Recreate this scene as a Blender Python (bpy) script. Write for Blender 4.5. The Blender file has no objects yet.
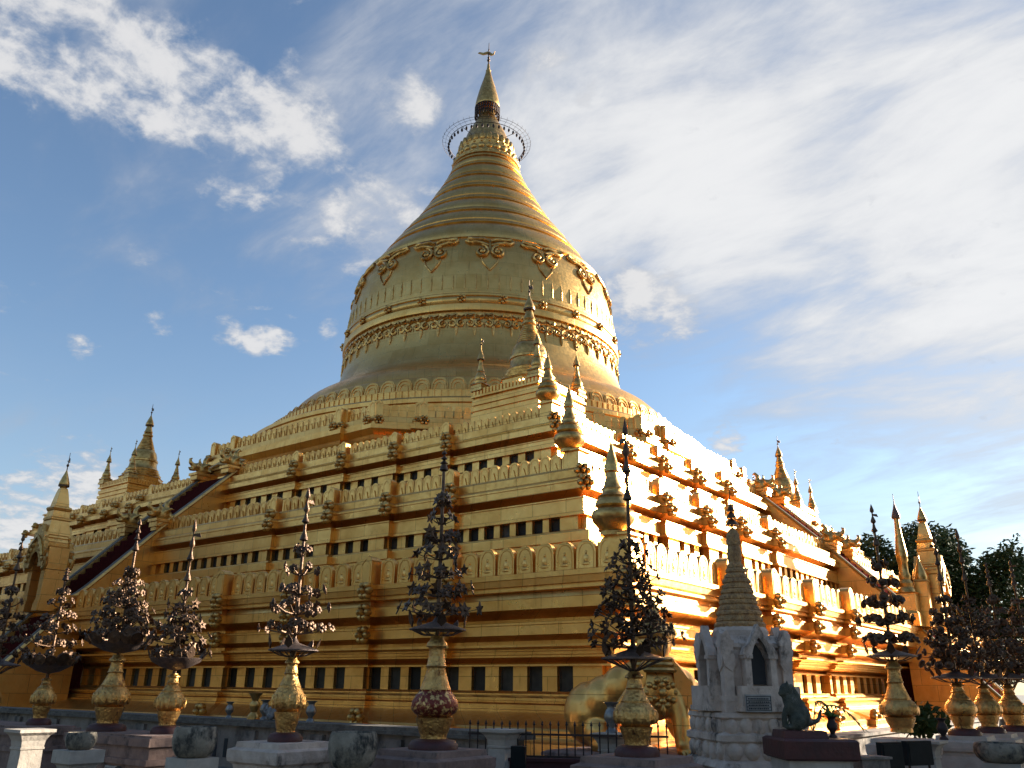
import bpy, bmesh, math, random
from mathutils import Matrix, Vector
R = math.radians
PI = math.pi
S = bpy.context.scene
COL = S.collection

# ------------------------------------------------------------------ camera
cam_d = bpy.data.cameras.new('camera')
cam_d.sensor_width = 36.0
cam_d.lens = 839.07 / 1024 * 36.0
cam_d.clip_end = 3000
cam = bpy.data.objects.new('camera', cam_d)
COL.objects.link(cam)
_r = Vector((0.79865271, 0.60170342, 0.01033632))
_u = Vector((0.19695055, -0.27756921, 0.94030092))
_f = Vector((-0.56865132, 0.74893814, 0.34018722))
CAM = Vector((33.64529, -40.84318, 1.6))
cam.matrix_world = Matrix(((_r.x, _u.x, -_f.x, CAM.x), (_r.y, _u.y, -_f.y, CAM.y), (_r.z, _u.z, -_f.z, CAM.z), (0, 0, 0, 1)))
S.camera = cam

# ------------------------------------------------------------------ light
SUN_AZ = 64.0      # degrees from +X towards +Y
SUN_EL = 16.0
S.view_settings.view_transform = 'Standard'
S.view_settings.look = 'None'
S.view_settings.gamma = 1.0
S.view_settings.exposure = 2.15
sd = Vector((math.cos(R(SUN_AZ)) * math.cos(R(SUN_EL)), math.sin(R(SUN_AZ)) * math.cos(R(SUN_EL)), math.sin(R(SUN_EL))))
sl = bpy.data.lights.new('sun', 'SUN')
sl.energy = 4.2
sl.angle = R(0.53)
sl.color = (1.0, 0.91, 0.76)
so = bpy.data.objects.new('sun', sl)
so.rotation_euler = sd.to_track_quat('Z', 'Y').to_euler()
COL.objects.link(so)

W = bpy.data.worlds.new('World')
S.world = W
W.use_nodes = True
nt = W.node_tree
for n in list(nt.nodes):
    nt.nodes.remove(n)


def wn(t, **k):
    n = nt.nodes.new(t)
    for a, b in k.items():
        setattr(n, a, b)
    return n


def wmath(op, a, b=None, c=None, clamp=False):
    n = wn('ShaderNodeMath', operation=op, use_clamp=clamp)
    for i, x in enumerate((a, b, c)):
        if x is None:
            continue
        if isinstance(x, (int, float)):
            n.inputs[i].default_value = x
        else:
            nt.links.new(x, n.inputs[i])
    return n.outputs[0]


def wrange(x, a, b, c, d, mode='SMOOTHSTEP'):
    n = wn('ShaderNodeMapRange', interpolation_type=mode)
    nt.links.new(x, n.inputs[0])
    for i, v in enumerate((a, b, c, d)):
        n.inputs[i + 1].default_value = v
    return n.outputs[0]


w_out = wn('ShaderNodeOutputWorld')
w_bg = wn('ShaderNodeBackground')
sky = wn('ShaderNodeTexSky', sky_type='NISHITA')
sky.sun_disc = False
sky.sun_elevation = R(SUN_EL)
sky.sun_rotation = R(90 - SUN_AZ)
sky.air_density = 1.0
sky.dust_density = 0.6
sky.ozone_density = 1.5
w_bg.inputs[1].default_value = 0.05
tc = wn('ShaderNodeTexCoord')
DIR = tc.outputs['Generated']
sep = wn('ShaderNodeSeparateXYZ')
nt.links.new(DIR, sep.inputs[0])
zc = wmath('ADD', wmath('MAXIMUM', sep.outputs[2], 0.0), 0.22)
px = wmath('DIVIDE', sep.outputs[0], zc)
py = wmath('DIVIDE', sep.outputs[1], zc)
comb = wn('ShaderNodeCombineXYZ')
nt.links.new(px, comb.inputs[0]); nt.links.new(py, comb.inputs[1])


def wnoise(scale, detail, rough, sx=1, sy=1, rot=0, dist=0.0):
    m = wn('ShaderNodeMapping')
    m.inputs['Scale'].default_value = (sx, sy, 1)
    m.inputs['Rotation'].default_value = (0, 0, rot)
    nt.links.new(comb.outputs[0], m.inputs[0])
    n = wn('ShaderNodeTexNoise')
    n.inputs['Scale'].default_value = scale
    n.inputs['Detail'].default_value = detail
    n.inputs['Roughness'].default_value = rough
    n.inputs['Distortion'].default_value = dist
    nt.links.new(m.outputs[0], n.inputs['Vector'])
    return n.outputs[0]


def blob(d, rad, wgt, inner=0.15):
    n = wn('ShaderNodeVectorMath', operation='DOT_PRODUCT')
    nt.links.new(DIR, n.inputs[0])
    n.inputs[1].default_value = Vector(d).normalized()
    v = wrange(n.outputs['Value'], math.cos(R(rad)), math.cos(R(rad * inner)), 0.0, wgt)
    return v


def wsum(l):
    s = l[0]
    for x in l[1:]:
        s = wmath('ADD', s, x)
    return s


n_cum = wnoise(7.0, 10, 0.60, dist=0.3)
n_cum2 = wnoise(20.0, 8, 0.62, dist=0.2)
n_str = wnoise(2.4, 9, 0.60, 1.0, 2.2, R(35), 0.5)
n_fine = wnoise(9.0, 8, 0.62, 1.0, 1.8, R(35), 0.3)
# puffy clouds (left bank and single puffs)
cum = wsum([
    blob((-0.769, 0.223, 0.600), 6, 0.45), blob((-0.760, 0.268, 0.592), 5.5, 0.42), blob((-0.740, 0.308, 0.597), 5, 0.40), blob((-0.740, 0.345, 0.577), 4.2, 0.36),
    blob((-0.709, 0.367, 0.603), 5, 0.40), blob((-0.709, 0.401, 0.580), 4.2, 0.38), blob((-0.676, 0.432, 0.597), 4.5, 0.40), blob((-0.657, 0.473, 0.587), 4, 0.38), blob((-0.644, 0.505, 0.575), 3, 0.30),
    blob((-0.744, 0.437, 0.506), 1.8, 0.42), blob((-0.732, 0.461, 0.501), 1.8, 0.40), blob((-0.713, 0.471, 0.518), 2.0, 0.32),
    blob((-0.568, 0.543, 0.618), 3.4, 0.48), blob((-0.550, 0.556, 0.623), 2.6, 0.26), blob((-0.677, 0.544, 0.496), 4.5, 0.30), blob((-0.640, 0.586, 0.497), 5, 0.36), blob((-0.600, 0.592, 0.538), 4.5, 0.32),
    blob((-0.773, 0.516, 0.370), 1.5, 0.58), blob((-0.760, 0.533, 0.370), 1.5, 0.58), blob((-0.785, 0.494, 0.375), 1.5, 0.50), blob((-0.748, 0.55, 0.369), 1.2, 0.5), blob((-0.815, 0.442, 0.376), 1.5, 0.48), blob((-0.863, 0.379, 0.334), 1.3, 0.56), blob((-0.711, 0.585, 0.391), 1.0, 0.42),
    blob((-0.434, 0.626, 0.648), 2.4, 0.50), blob((-0.403, 0.67, 0.624), 2.0, 0.42), blob((-0.413, 0.809, 0.418), 4.6, 0.42), blob((-0.375, 0.834, 0.404), 3.4, 0.30), blob((-0.439, 0.786, 0.435), 3.2, 0.30),
    blob((-0.361, 0.891, 0.276), 1.8, 0.52), blob((-0.905, 0.39, 0.165), 6, 0.42), blob((-0.91, 0.405, 0.10), 7, 0.46), blob((-0.88, 0.438, 0.185), 3.0, 0.46),
])
cum = wmath('MINIMUM', wmath('MULTIPLY', cum, 1.10), 0.80)
cv = wmath('ADD', wmath('ADD', wmath('MULTIPLY', wmath('SUBTRACT', n_cum, 0.5), 1.9), wmath('MULTIPLY', wmath('SUBTRACT', n_cum2, 0.5), 1.6)), cum)
m_cum = wrange(cv, 0.30, 0.95, 0.0, 0.92)
# the thin bright veil on the right
veil = wsum([
    blob((-0.06, 0.88, 0.47), 24, 0.48), blob((0.02, 0.88, 0.47), 14, 0.34), blob((-0.26, 0.80, 0.54), 20, 0.26), blob((-0.30, 0.68, 0.67), 18, 0.24), blob((0.1, 0.95, 0.25), 22, 0.16),
    blob((-0.70, 0.40, 0.59), 16, 0.22), blob((-0.46, 0.55, 0.69), 14, 0.30), blob((-0.60, 0.63, 0.48), 13, 0.30), blob((-0.40, 0.75, 0.53), 12, 0.36),
])
vv = wmath('ADD', wmath('ADD', wmath('MULTIPLY', wmath('SUBTRACT', n_str, 0.5), 1.35), wmath('MULTIPLY', wmath('SUBTRACT', n_fine, 0.5), 0.40)), veil)
m_veil = wrange(vv, 0.04, 0.90, 0.0, 0.95)
# faint low haze streaks
lowz = wrange(sep.outputs[2], 0.40, 0.0, 0.0, 0.74)
m_low = wmath('MULTIPLY', lowz, wrange(n_str, 0.28, 0.8, 0.35, 1.0))
m1 = wn('ShaderNodeMix', data_type='RGBA')
m2 = wn('ShaderNodeMix', data_type='RGBA')
m3 = wn('ShaderNodeMix', data_type='RGBA')
skyc = wn('ShaderNodeMix', data_type='RGBA', blend_type='MULTIPLY')
skyc.inputs[0].default_value = 1.0
skyc.inputs[7].default_value = (0.84, 0.88, 0.93, 1)
nt.links.new(sky.outputs[0], skyc.inputs[6])
CL = 3.5
m3.inputs[7].default_value = (0.58 * CL, 0.66 * CL, 0.76 * CL, 1)
nt.links.new(m_low, m3.inputs[0]); nt.links.new(skyc.outputs[2], m3.inputs[6])
veilcol = wn('ShaderNodeMix', data_type='RGBA')
veilcol.inputs[6].default_value = (0.50 * CL, 0.56 * CL, 0.68 * CL, 1)
veilcol.inputs[7].default_value = (1.14 * CL, 1.14 * CL, 1.14 * CL, 1)
nt.links.new(wrange(vv, 0.12, 1.12, 0, 1), veilcol.inputs[0])
nt.links.new(m_veil, m1.inputs[0]); nt.links.new(m3.outputs[2], m1.inputs[6]); nt.links.new(veilcol.outputs[2], m1.inputs[7])
cumcol = wn('ShaderNodeMix', data_type='RGBA')
cumcol.inputs[6].default_value = (0.66 * CL, 0.70 * CL, 0.78 * CL, 1)
cumcol.inputs[7].default_value = (1.04 * CL, 1.03 * CL, 1.03 * CL, 1)
nt.links.new(wrange(cv, 0.35, 1.1, 0, 1), cumcol.inputs[0])
nt.links.new(m_cum, m2.inputs[0]); nt.links.new(m1.outputs[2], m2.inputs[6]); nt.links.new(cumcol.outputs[2], m2.inputs[7])
nt.links.new(m2.outputs[2], w_bg.inputs[0])
nt.links.new(w_bg.outputs[0], w_out.inputs[0])


# ------------------------------------------------------------------ materials
def new_mat(name):
    m = bpy.data.materials.new(name)
    m.use_nodes = True
    t = m.node_tree
    b = t.nodes['Principled BSDF']
    return m, t, b


def mat(name, c1, c2=None, rough=0.7, metal=0.0, scale=4.0, detail=6, bump=0.0, bscale=None, rvar=0.0, lo=0.35, hi=0.65, stain=None, stain_scale=2.0, stain_lo=0.5, stain_hi=0.7, spec=None, zstretch=1.0):
    m, t, b = new_mat(name)
    L = t.links.new
    tcn = t.nodes.new('ShaderNodeTexCoord')
    mp = t.nodes.new('ShaderNodeMapping')
    mp.inputs['Scale'].default_value = (1, 1, zstretch)
    L(tcn.outputs['Object'], mp.inputs[0])
    nz = t.nodes.new('ShaderNodeTexNoise')
    nz.inputs['Scale'].default_value = scale
    nz.inputs['Detail'].default_value = detail
    nz.inputs['Roughness'].default_value = 0.62
    L(mp.outputs[0], nz.inputs['Vector'])
    rp = t.nodes.new('ShaderNodeMapRange')
    rp.inputs[1].default_value = lo; rp.inputs[2].default_value = hi
    L(nz.outputs[0], rp.inputs[0])
    mx = t.nodes.new('ShaderNodeMix'); mx.data_type = 'RGBA'
    mx.inputs[6].default_value = (*c1, 1)
    mx.inputs[7].default_value = (*(c2 or c1), 1)
    L(rp.outputs[0], mx.inputs[0])
    col = mx.outputs[2]
    if stain:
        n2 = t.nodes.new('ShaderNodeTexNoise')
        n2.inputs['Scale'].default_value = stain_scale
        n2.inputs['Detail'].default_value = 9
        n2.inputs['Roughness'].default_value = 0.7
        mp2 = t.nodes.new('ShaderNodeMapping')
        mp2.inputs['Location'].default_value = (7.3, 2.1, 4.4)
        mp2.inputs['Scale'].default_value = (1, 1, 0.6)
        L(tcn.outputs['Object'], mp2.inputs[0]); L(mp2.outputs[0], n2.inputs['Vector'])
        r2 = t.nodes.new('ShaderNodeMapRange'); r2.inputs[1].default_value = stain_lo; r2.inputs[2].default_value = stain_hi
        L(n2.outputs[0], r2.inputs[0])
        m2_ = t.nodes.new('ShaderNodeMix'); m2_.data_type = 'RGBA'
        m2_.inputs[7].default_value = (*stain, 1)
        L(r2.outputs[0], m2_.inputs[0]); L(col, m2_.inputs[6])
        col = m2_.outputs[2]
    L(col, b.inputs['Base Color'])
    b.inputs['Metallic'].default_value = metal
    b.inputs['Roughness'].default_value = rough
    if spec is not None:
        b.inputs['Specular IOR Level'].default_value = spec
    if rvar:
        rr = t.nodes.new('ShaderNodeMapRange')
        rr.inputs[1].default_value = 0.3; rr.inputs[2].default_value = 0.7
        rr.inputs[3].default_value = rough - rvar; rr.inputs[4].default_value = rough + rvar
        n3 = t.nodes.new('ShaderNodeTexNoise'); n3.inputs['Scale'].default_value = scale * 0.6; n3.inputs['Detail'].default_value = 5
        L(tcn.outputs['Object'], n3.inputs['Vector']); L(n3.outputs[0], rr.inputs[0])
        L(rr.outputs[0], b.inputs['Roughness'])
    if bump:
        bn = t.nodes.new('ShaderNodeTexNoise'); bn.inputs['Scale'].default_value = bscale or scale * 4; bn.inputs['Detail'].default_value = 8
        L(tcn.outputs['Object'], bn.inputs['Vector'])
        bp = t.nodes.new('ShaderNodeBump'); bp.inputs['Strength'].default_value = bump; bp.inputs['Distance'].default_value = 0.05
        L(bn.outputs[0], bp.inputs['Height']); L(bp.outputs[0], b.inputs['Normal'])
    return m


M = {}


def gilded(name, c1, c2, dirt, rough, cyl, pw, ph, seam=0.55):
    """old gilding over plates: patchy leaf, joints between plates, rain streaks, uneven shine"""
    m, t, b = new_mat(name)
    L = t.links.new
    N = t.nodes.new

    def mth(op, x, y=None):
        n = N('ShaderNodeMath'); n.operation = op
        for i, v in enumerate((x, y)):
            if v is None: continue
            if isinstance(v, (int, float)): n.inputs[i].default_value = v
            else: L(v, n.inputs[i])
        return n.outputs[0]

    def rng(x, a0, a1, b0, b1):
        n = N('ShaderNodeMapRange'); n.interpolation_type = 'SMOOTHSTEP'
        L(x, n.inputs[0])
        for i, v in enumerate((a0, a1, b0, b1)): n.inputs[i + 1].default_value = v
        return n.outputs[0]

    def noise(vec, sc, det, ro=0.6):
        n = N('ShaderNodeTexNoise'); n.inputs['Scale'].default_value = sc; n.inputs['Detail'].default_value = det; n.inputs['Roughness'].default_value = ro
        L(vec, n.inputs['Vector']); return n.outputs[0]

    def mix(f, a0, b0):
        n = N('ShaderNodeMix'); n.data_type = 'RGBA'
        L(f, n.inputs[0])
        for i, v in ((6, a0), (7, b0)):
            if isinstance(v, tuple): n.inputs[i].default_value = (*v, 1)
            else: L(v, n.inputs[i])
        return n.outputs[2]

    tcn = N('ShaderNodeTexCoord'); P_ = tcn.outputs['Object']
    sp = N('ShaderNodeSeparateXYZ'); L(P_, sp.inputs[0])
    if cyl:
        u = mth('MULTIPLY', mth('ARCTAN2', sp.outputs[1], sp.outputs[0]), 8.0)
    else:
        u = mth('ADD', sp.outputs[0], sp.outputs[1])
    cb = N('ShaderNodeCombineXYZ'); L(u, cb.inputs[0]); L(sp.outputs[2], cb.inputs[1])
    st = N('ShaderNodeMapping'); st.inputs['Scale'].default_value = (2.6, 0.28, 1); L(cb.outputs[0], st.inputs[0])
    streak = noise(st.outputs[0], 1.6, 8, 0.62)
    patch = noise(P_, 1.1, 8, 0.66)
    fine = noise(P_, 7.0, 8, 0.65)
    br = N('ShaderNodeTexBrick')
    br.inputs['Scale'].default_value = 1.0; br.inputs['Brick Width'].default_value = pw; br.inputs['Row Height'].default_value = ph
    br.inputs['Mortar Size'].default_value = 0.010; br.inputs['Mortar Smooth'].default_value = 0.4; br.inputs['Bias'].default_value = 0.0
    br.inputs['Color1'].default_value = (0.30, 0.30, 0.30, 1); br.inputs['Color2'].default_value = (0.70, 0.70, 0.70, 1); br.inputs['Mortar'].default_value = (0.5, 0.5, 0.5, 1)
    L(cb.outputs[0], br.inputs['Vector'])
    f1 = mth('ADD', mth('MULTIPLY', patch, 0.7), mth('MULTIPLY', br.outputs['Color'], 0.35))
    col = mix(rng(f1, 0.36, 0.72, 0.0, 1.0), c1, c2)
    col = mix(rng(streak, 0.56, 0.80, 0.0, 0.75), col, dirt)
    col = mix(rng(fine, 0.60, 0.80, 0.0, 0.55), col, dirt)
    col = mix(mth('MULTIPLY', br.outputs['Fac'], seam), col, tuple(k * 0.45 for k in dirt))
    L(col, b.inputs['Base Color'])
    b.inputs['Metallic'].default_value = 0.88
    rr = mth('ADD', rng(fine, 0.3, 0.7, rough - 0.07, rough + 0.09), mth('MULTIPLY', mth('SUBTRACT', patch, 0.5), 0.22))
    L(rr, b.inputs['Roughness'])
    bp = N('ShaderNodeBump'); bp.inputs['Strength'].default_value = 0.30; bp.inputs['Distance'].default_value = 0.05
    hgt = mth('SUBTRACT', mth('ADD', mth('MULTIPLY', noise(P_, 2.4, 5), 0.8), mth('MULTIPLY', fine, 0.18)), mth('MULTIPLY', br.outputs['Fac'], 0.12))
    L(hgt, bp.inputs['Height']); L(bp.outputs[0], b.inputs['Normal'])
    return m


M['gold'] = gilded('gold_wall', (0.86, 0.475, 0.135), (0.70, 0.34, 0.078), (0.27, 0.105, 0.024), 0.35, False, 1.15, 0.62)
M['gold_dome'] = gilded('gold_dome', (0.74, 0.44, 0.135), (0.58, 0.315, 0.082), (0.24, 0.115, 0.03), 0.35, True, 1.3, 0.9, 0.35)
M['gold_orn'] = mat('gold_ornament', (0.76, 0.455, 0.145), (0.42, 0.22, 0.06), rough=0.36, metal=0.92, scale=5, bump=0.25, bscale=9, rvar=0.08)
M['gold_vase'] = mat('gold_vase', (0.78, 0.46, 0.15), (0.48, 0.25, 0.075), rough=0.36, metal=0.88, scale=8, bump=0.5, bscale=28, rvar=0.1, stain=(0.15, 0.045, 0.02), stain_scale=7, stain_lo=0.56, stain_hi=0.66)
M['gold_red'] = mat('red_gold_relief', (0.20, 0.035, 0.02), (0.80, 0.50, 0.18), rough=0.38, metal=0.6, scale=16, bump=0.5, bscale=22, lo=0.50, hi=0.60)
M['bronze'] = mat('dark_bronze', (0.065, 0.036, 0.023), (0.15, 0.085, 0.045), rough=0.45, metal=0.7, scale=12, bump=0.2)
M['umbrella'] = mat('umbrella_metal', (0.10, 0.07, 0.06), (0.17, 0.12, 0.10), rough=0.5, metal=0.6, scale=16, bump=0.3)
M['red'] = mat('red_paint', (0.085, 0.016, 0.012), (0.05, 0.012, 0.010), rough=0.55, scale=5, bump=0.15)
M['carpet'] = mat('dark_red_carpet', (0.075, 0.014, 0.012), (0.05, 0.010, 0.009), rough=1.0, scale=8, spec=0.0)
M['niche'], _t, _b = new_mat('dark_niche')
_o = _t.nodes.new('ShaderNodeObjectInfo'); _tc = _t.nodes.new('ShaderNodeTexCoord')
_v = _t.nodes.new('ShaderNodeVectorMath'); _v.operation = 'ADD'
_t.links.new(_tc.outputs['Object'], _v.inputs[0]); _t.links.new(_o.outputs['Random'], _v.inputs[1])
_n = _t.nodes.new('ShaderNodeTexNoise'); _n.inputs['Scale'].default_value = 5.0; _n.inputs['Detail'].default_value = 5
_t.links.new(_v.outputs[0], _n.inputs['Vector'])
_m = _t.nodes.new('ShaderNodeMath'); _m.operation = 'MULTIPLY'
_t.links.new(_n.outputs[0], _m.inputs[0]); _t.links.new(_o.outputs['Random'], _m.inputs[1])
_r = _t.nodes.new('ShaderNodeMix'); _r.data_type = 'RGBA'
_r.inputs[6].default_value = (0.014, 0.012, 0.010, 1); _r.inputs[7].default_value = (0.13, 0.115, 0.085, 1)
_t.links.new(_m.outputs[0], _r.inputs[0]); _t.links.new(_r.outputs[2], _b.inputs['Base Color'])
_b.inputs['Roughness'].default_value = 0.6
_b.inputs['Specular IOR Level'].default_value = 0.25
M['greystrip'] = mat('grey_rail_top', (0.22, 0.19, 0.15), (0.12, 0.105, 0.085), rough=0.9, scale=5, spec=0.1)
M['white'] = mat('white_plaster', (0.50, 0.43, 0.36), (0.38, 0.32, 0.26), rough=0.85, scale=4, bump=0.2, stain=(0.10, 0.09, 0.08), stain_scale=2.2, stain_lo=0.60, stain_hi=0.74)
M['whitedirty'] = mat('weathered_plaster', (0.66, 0.53, 0.43), (0.48, 0.36, 0.28), rough=0.9, scale=4, bump=0.5, bscale=9, stain=(0.07, 0.058, 0.048), stain_scale=2.4, stain_lo=0.54, stain_hi=0.68)
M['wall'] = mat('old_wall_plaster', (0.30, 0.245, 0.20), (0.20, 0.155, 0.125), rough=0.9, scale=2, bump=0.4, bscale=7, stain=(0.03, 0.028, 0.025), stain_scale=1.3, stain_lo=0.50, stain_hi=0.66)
M['pink'] = mat('pink_stone', (0.28, 0.185, 0.15), (0.19, 0.12, 0.095), rough=0.9, scale=3, bump=0.45, bscale=9, stain=(0.05, 0.04, 0.035), stain_scale=2.6, stain_lo=0.54, stain_hi=0.68)
M['bowl'] = mat('mossy_stone', (0.34, 0.285, 0.215), (0.20, 0.165, 0.12), rough=0.9, scale=5, bump=0.5, bscale=12, stain=(0.035, 0.033, 0.028), stain_scale=4.5, stain_lo=0.47, stain_hi=0.60)
M['spire_old'] = mat('worn_gilt_brick', (0.60, 0.34, 0.13), (0.26, 0.14, 0.06), rough=0.75, metal=0.0, scale=9, bump=1.0, bscale=22, stain=(0.42, 0.27, 0.12), stain_scale=6, stain_lo=0.52, stain_hi=0.68)
M['black'] = mat('black_cover', (0.008, 0.010, 0.010), (0.014, 0.016, 0.016), rough=0.7, scale=6, spec=0.2)
M['iron'] = mat('iron', (0.03, 0.022, 0.02), (0.06, 0.035, 0.03), rough=0.6, metal=0.5, scale=9)
M['silver'] = mat('silver', (0.34, 0.32, 0.29), (0.16, 0.15, 0.14), rough=0.42, metal=0.8, scale=7)
M['greenstone'] = mat('green_stone', (0.085, 0.085, 0.06), (0.035, 0.04, 0.027), rough=0.75, scale=9, bump=0.4, stain=(0.25, 0.24, 0.21), stain_scale=5, stain_lo=0.55, stain_hi=0.7)
M['grey'] = mat('grey_stone', (0.26, 0.24, 0.215), (0.08, 0.075, 0.07), rough=0.7, scale=8, bump=0.3)
M['leaf'] = mat('leaf', (0.022, 0.040, 0.012), (0.055, 0.075, 0.022), rough=0.75, scale=0.8, spec=0.12)
M['plant'] = mat('plant_leaf', (0.05, 0.12, 0.02), (0.09, 0.19, 0.03), rough=0.55, scale=9)
M['bark'] = mat('bark', (0.07, 0.05, 0.035), (0.035, 0.025, 0.02), rough=0.9, scale=6, bump=0.6)
M['tile'] = mat('paving', (0.17, 0.15, 0.13), (0.11, 0.10, 0.09), rough=0.8, scale=1.5, bump=0.2)
M['plate'] = mat('engraved_slab', (0.42, 0.40, 0.37), (0.30, 0.28, 0.26), rough=0.8, scale=6)
M['ink'] = mat('dark_lettering', (0.03, 0.03, 0.03), rough=0.8)  # lettering colour; also painted as shade in holes, wall openings and niches


# ------------------------------------------------------------------ mesh helpers
class MB:
    def __init__(s):
        s.v = []; s.f = []

    def add(s, vs, fs, m=None):
        o = len(s.v)
        if m is None:
            s.v += [tuple(p) for p in vs]
        else:
            s.v += [tuple(m @ Vector(p)) for p in vs]
        s.f += [tuple(i + o for i in f) for f in fs]
        return s

    def box(s, c, d, rz=0.0, m=None, taper=1.0):
        x, y, z = (k / 2 for k in d)
        vs = []
        for sz in (-1, 1):
            k = 1.0 if sz < 0 else taper
            for sx, sy in ((-1, -1), (1, -1), (1, 1), (-1, 1)):
                vs.append((sx * x * k, sy * y * k, sz * z))
        t = Matrix.Translation(c) @ Matrix.Rotation(rz, 4, 'Z')
        if m is not None:
            t = m @ t
        return s.add(vs, [(3, 2, 1, 0), (4, 5, 6, 7), (0, 1, 5, 4), (1, 2, 6, 5), (2, 3, 7, 6), (3, 0, 4, 7)], t)

    def lathe(s, prof, n=24, m=None, rot=0.0, cap=True, square=False):
        if square:
            n = 4; rot = PI / 4 + rot
        k = math.sqrt(2) if square else 1.0
        vs = []; fs = []
        for r, z in prof:
            for i in range(n):
                a = rot + 2 * PI * i / n
                vs.append((r * k * math.cos(a), r * k * math.sin(a), z))
        for j in range(len(prof) - 1):
            for i in range(n):
                a = j * n + i; b = j * n + (i + 1) % n
                fs.append((a, b, b + n, a + n))
        if cap:
            fs.append(tuple(range(n - 1, -1, -1)))
            fs.append(tuple(range((len(prof) - 1) * n, len(prof) * n)))
        return s.add(vs, fs, m)

    def tube(s, pts, rad, n=6, m=None, cap=True):
        pts = [Vector(p) for p in pts]
        if isinstance(rad, (int, float)):
            rad = [rad] * len(pts)
        vs = []; fs = []
        prev = None
        for i, p in enumerate(pts):
            d = (pts[min(i + 1, len(pts) - 1)] - pts[max(i - 1, 0)])
            if d.length < 1e-9:
                d = Vector((0, 0, 1))
            d.normalize()
            if prev is None:
                a = d.orthogonal().normalized()
            else:
                a = (prev - d * prev.dot(d))
                a = a.normalized() if a.length > 1e-6 else d.orthogonal().normalized()
            prev = a
            b = d.cross(a)
            for k in range(n):
                t = 2 * PI * k / n
                vs.append(p + (a * math.cos(t) + b * math.sin(t)) * rad[i])
        for i in range(len(pts) - 1):
            for k in range(n):
                x = i * n + k; y = i * n + (k + 1) % n
                fs.append((x, y, y + n, x + n))
        if cap:
            fs.append(tuple(range(n - 1, -1, -1)))
            fs.append(tuple(range((len(pts) - 1) * n, len(pts) * n)))
        return s.add(vs, fs, m)

    def prism(s, outline, y0, y1, m=None):
        """outline (x, z), extruded along y"""
        n = len(outline)
        vs = [(x, y0, z) for x, z in outline] + [(x, y1, z) for x, z in outline]
        fs = [tuple(range(n)), tuple(range(2 * n - 1, n - 1, -1))]
        for i in range(n):
            j = (i + 1) % n
            fs.append((j, i, i + n, j + n))
        return s.add(vs, fs, m)

    def sphere(s, c, r, n=10, k=6, m=None):
        if isinstance(r, (int, float)):
            r = (r, r, r)
        vs = []; fs = []
        for j in range(k + 1):
            ph = PI * j / k
            for i in range(n):
                a = 2 * PI * i / n
                vs.append((c[0] + r[0] * math.sin(ph) * math.cos(a), c[1] + r[1] * math.sin(ph) * math.sin(a), c[2] - r[2] * math.cos(ph)))
        for j in range(k):
            for i in range(n):
                a = j * n + i; b = j * n + (i + 1) % n
                fs.append((a, b, b + n, a + n))
        return s.add(vs, fs, m)

    def merge(s, o, m=None):
        return s.add(o.v, o.f, m)

    def mesh(s, name, material, smooth=None):
        me = bpy.data.meshes.new(name)
        me.from_pydata(s.v, [], s.f)
        me.update()
        if smooth is not None:
            me.polygons.foreach_set('use_smooth', [True] * len(me.polygons))
            me.set_sharp_from_angle(angle=R(smooth))
        me.materials.append(material)
        return me

    def build(s, name, material, parent=None, smooth=None, loc=None):
        o = bpy.data.objects.new(name, s.mesh(name, material, smooth))
        COL.objects.link(o)
        if parent:
            o.parent = parent
        if loc is not None:
            o.location = loc
        return o


def tag(o, label=None, cat=None, group=None, kind=None):
    if label: o['label'] = label
    if cat: o['category'] = cat
    if group: o['group'] = group
    if kind: o['kind'] = kind
    return o


def empty(name, loc, rz=0.0, label=None, cat=None, group=None):
    o = bpy.data.objects.new(name, None)
    o.empty_display_size = 0.3
    COL.objects.link(o)
    o.location = loc
    o.rotation_euler = (0, 0, rz)
    return tag(o, label, cat, group)


def copy_tree(o, parent=None):
    c = o.copy(); COL.objects.link(c)
    c.parent = parent
    for ch in list(o.children):
        copy_tree(ch, c)
    return c


def put(mesh, name, parent, loc, rz=0.0, sc=1.0, rx=0.0):
    o = bpy.data.objects.new(name, mesh)
    COL.objects.link(o)
    o.parent = parent
    o.location = loc
    o.rotation_euler = (rx, 0, rz)
    if sc != 1.0:
        o.scale = (sc, sc, sc)
    return o


def remeshed(mb, name, material, voxel=0.05, smooth_it=6, parent=None):
    """fuse overlapping lumps into one continuous skin"""
    me = mb.mesh(name + '_src', material)
    o = bpy.data.objects.new(name, me)
    COL.objects.link(o)
    r = o.modifiers.new('r', 'REMESH'); r.mode = 'VOXEL'; r.voxel_size = voxel; r.use_smooth_shade = True
    sm = o.modifiers.new('s', 'SMOOTH'); sm.iterations = smooth_it; sm.factor = 0.5
    dg = bpy.context.evaluated_depsgraph_get()
    dg.update()
    m2 = bpy.data.meshes.new_from_object(o.evaluated_get(dg))
    o.modifiers.clear()
    m2.name = name
    m2.materials.clear(); m2.materials.append(material)
    o.data = m2
    if parent: o.parent = parent
    return o


def blossom_mb(d=0.42, petals=6, depth=0.12, n=6):
    """six-petalled carved flower facing +Y, centred on the origin"""
    mb = MB()
    r = d / 2
    for i in range(petals):
        a = 2 * PI * i / petals
        c = (r * 0.58 * math.cos(a), depth * 0.45, r * 0.58 * math.sin(a))
        mb.sphere(c, (r * 0.36, depth * 0.55, r * 0.36), n, 4)
    mb.sphere((0, depth * 0.75, 0), (r * 0.30, depth * 0.7, r * 0.30), n, 4)
    mb.sphere((0, depth * 0.1, 0), (r * 0.55, depth * 0.4, r * 0.55), n, 4)
    return mb


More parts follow.
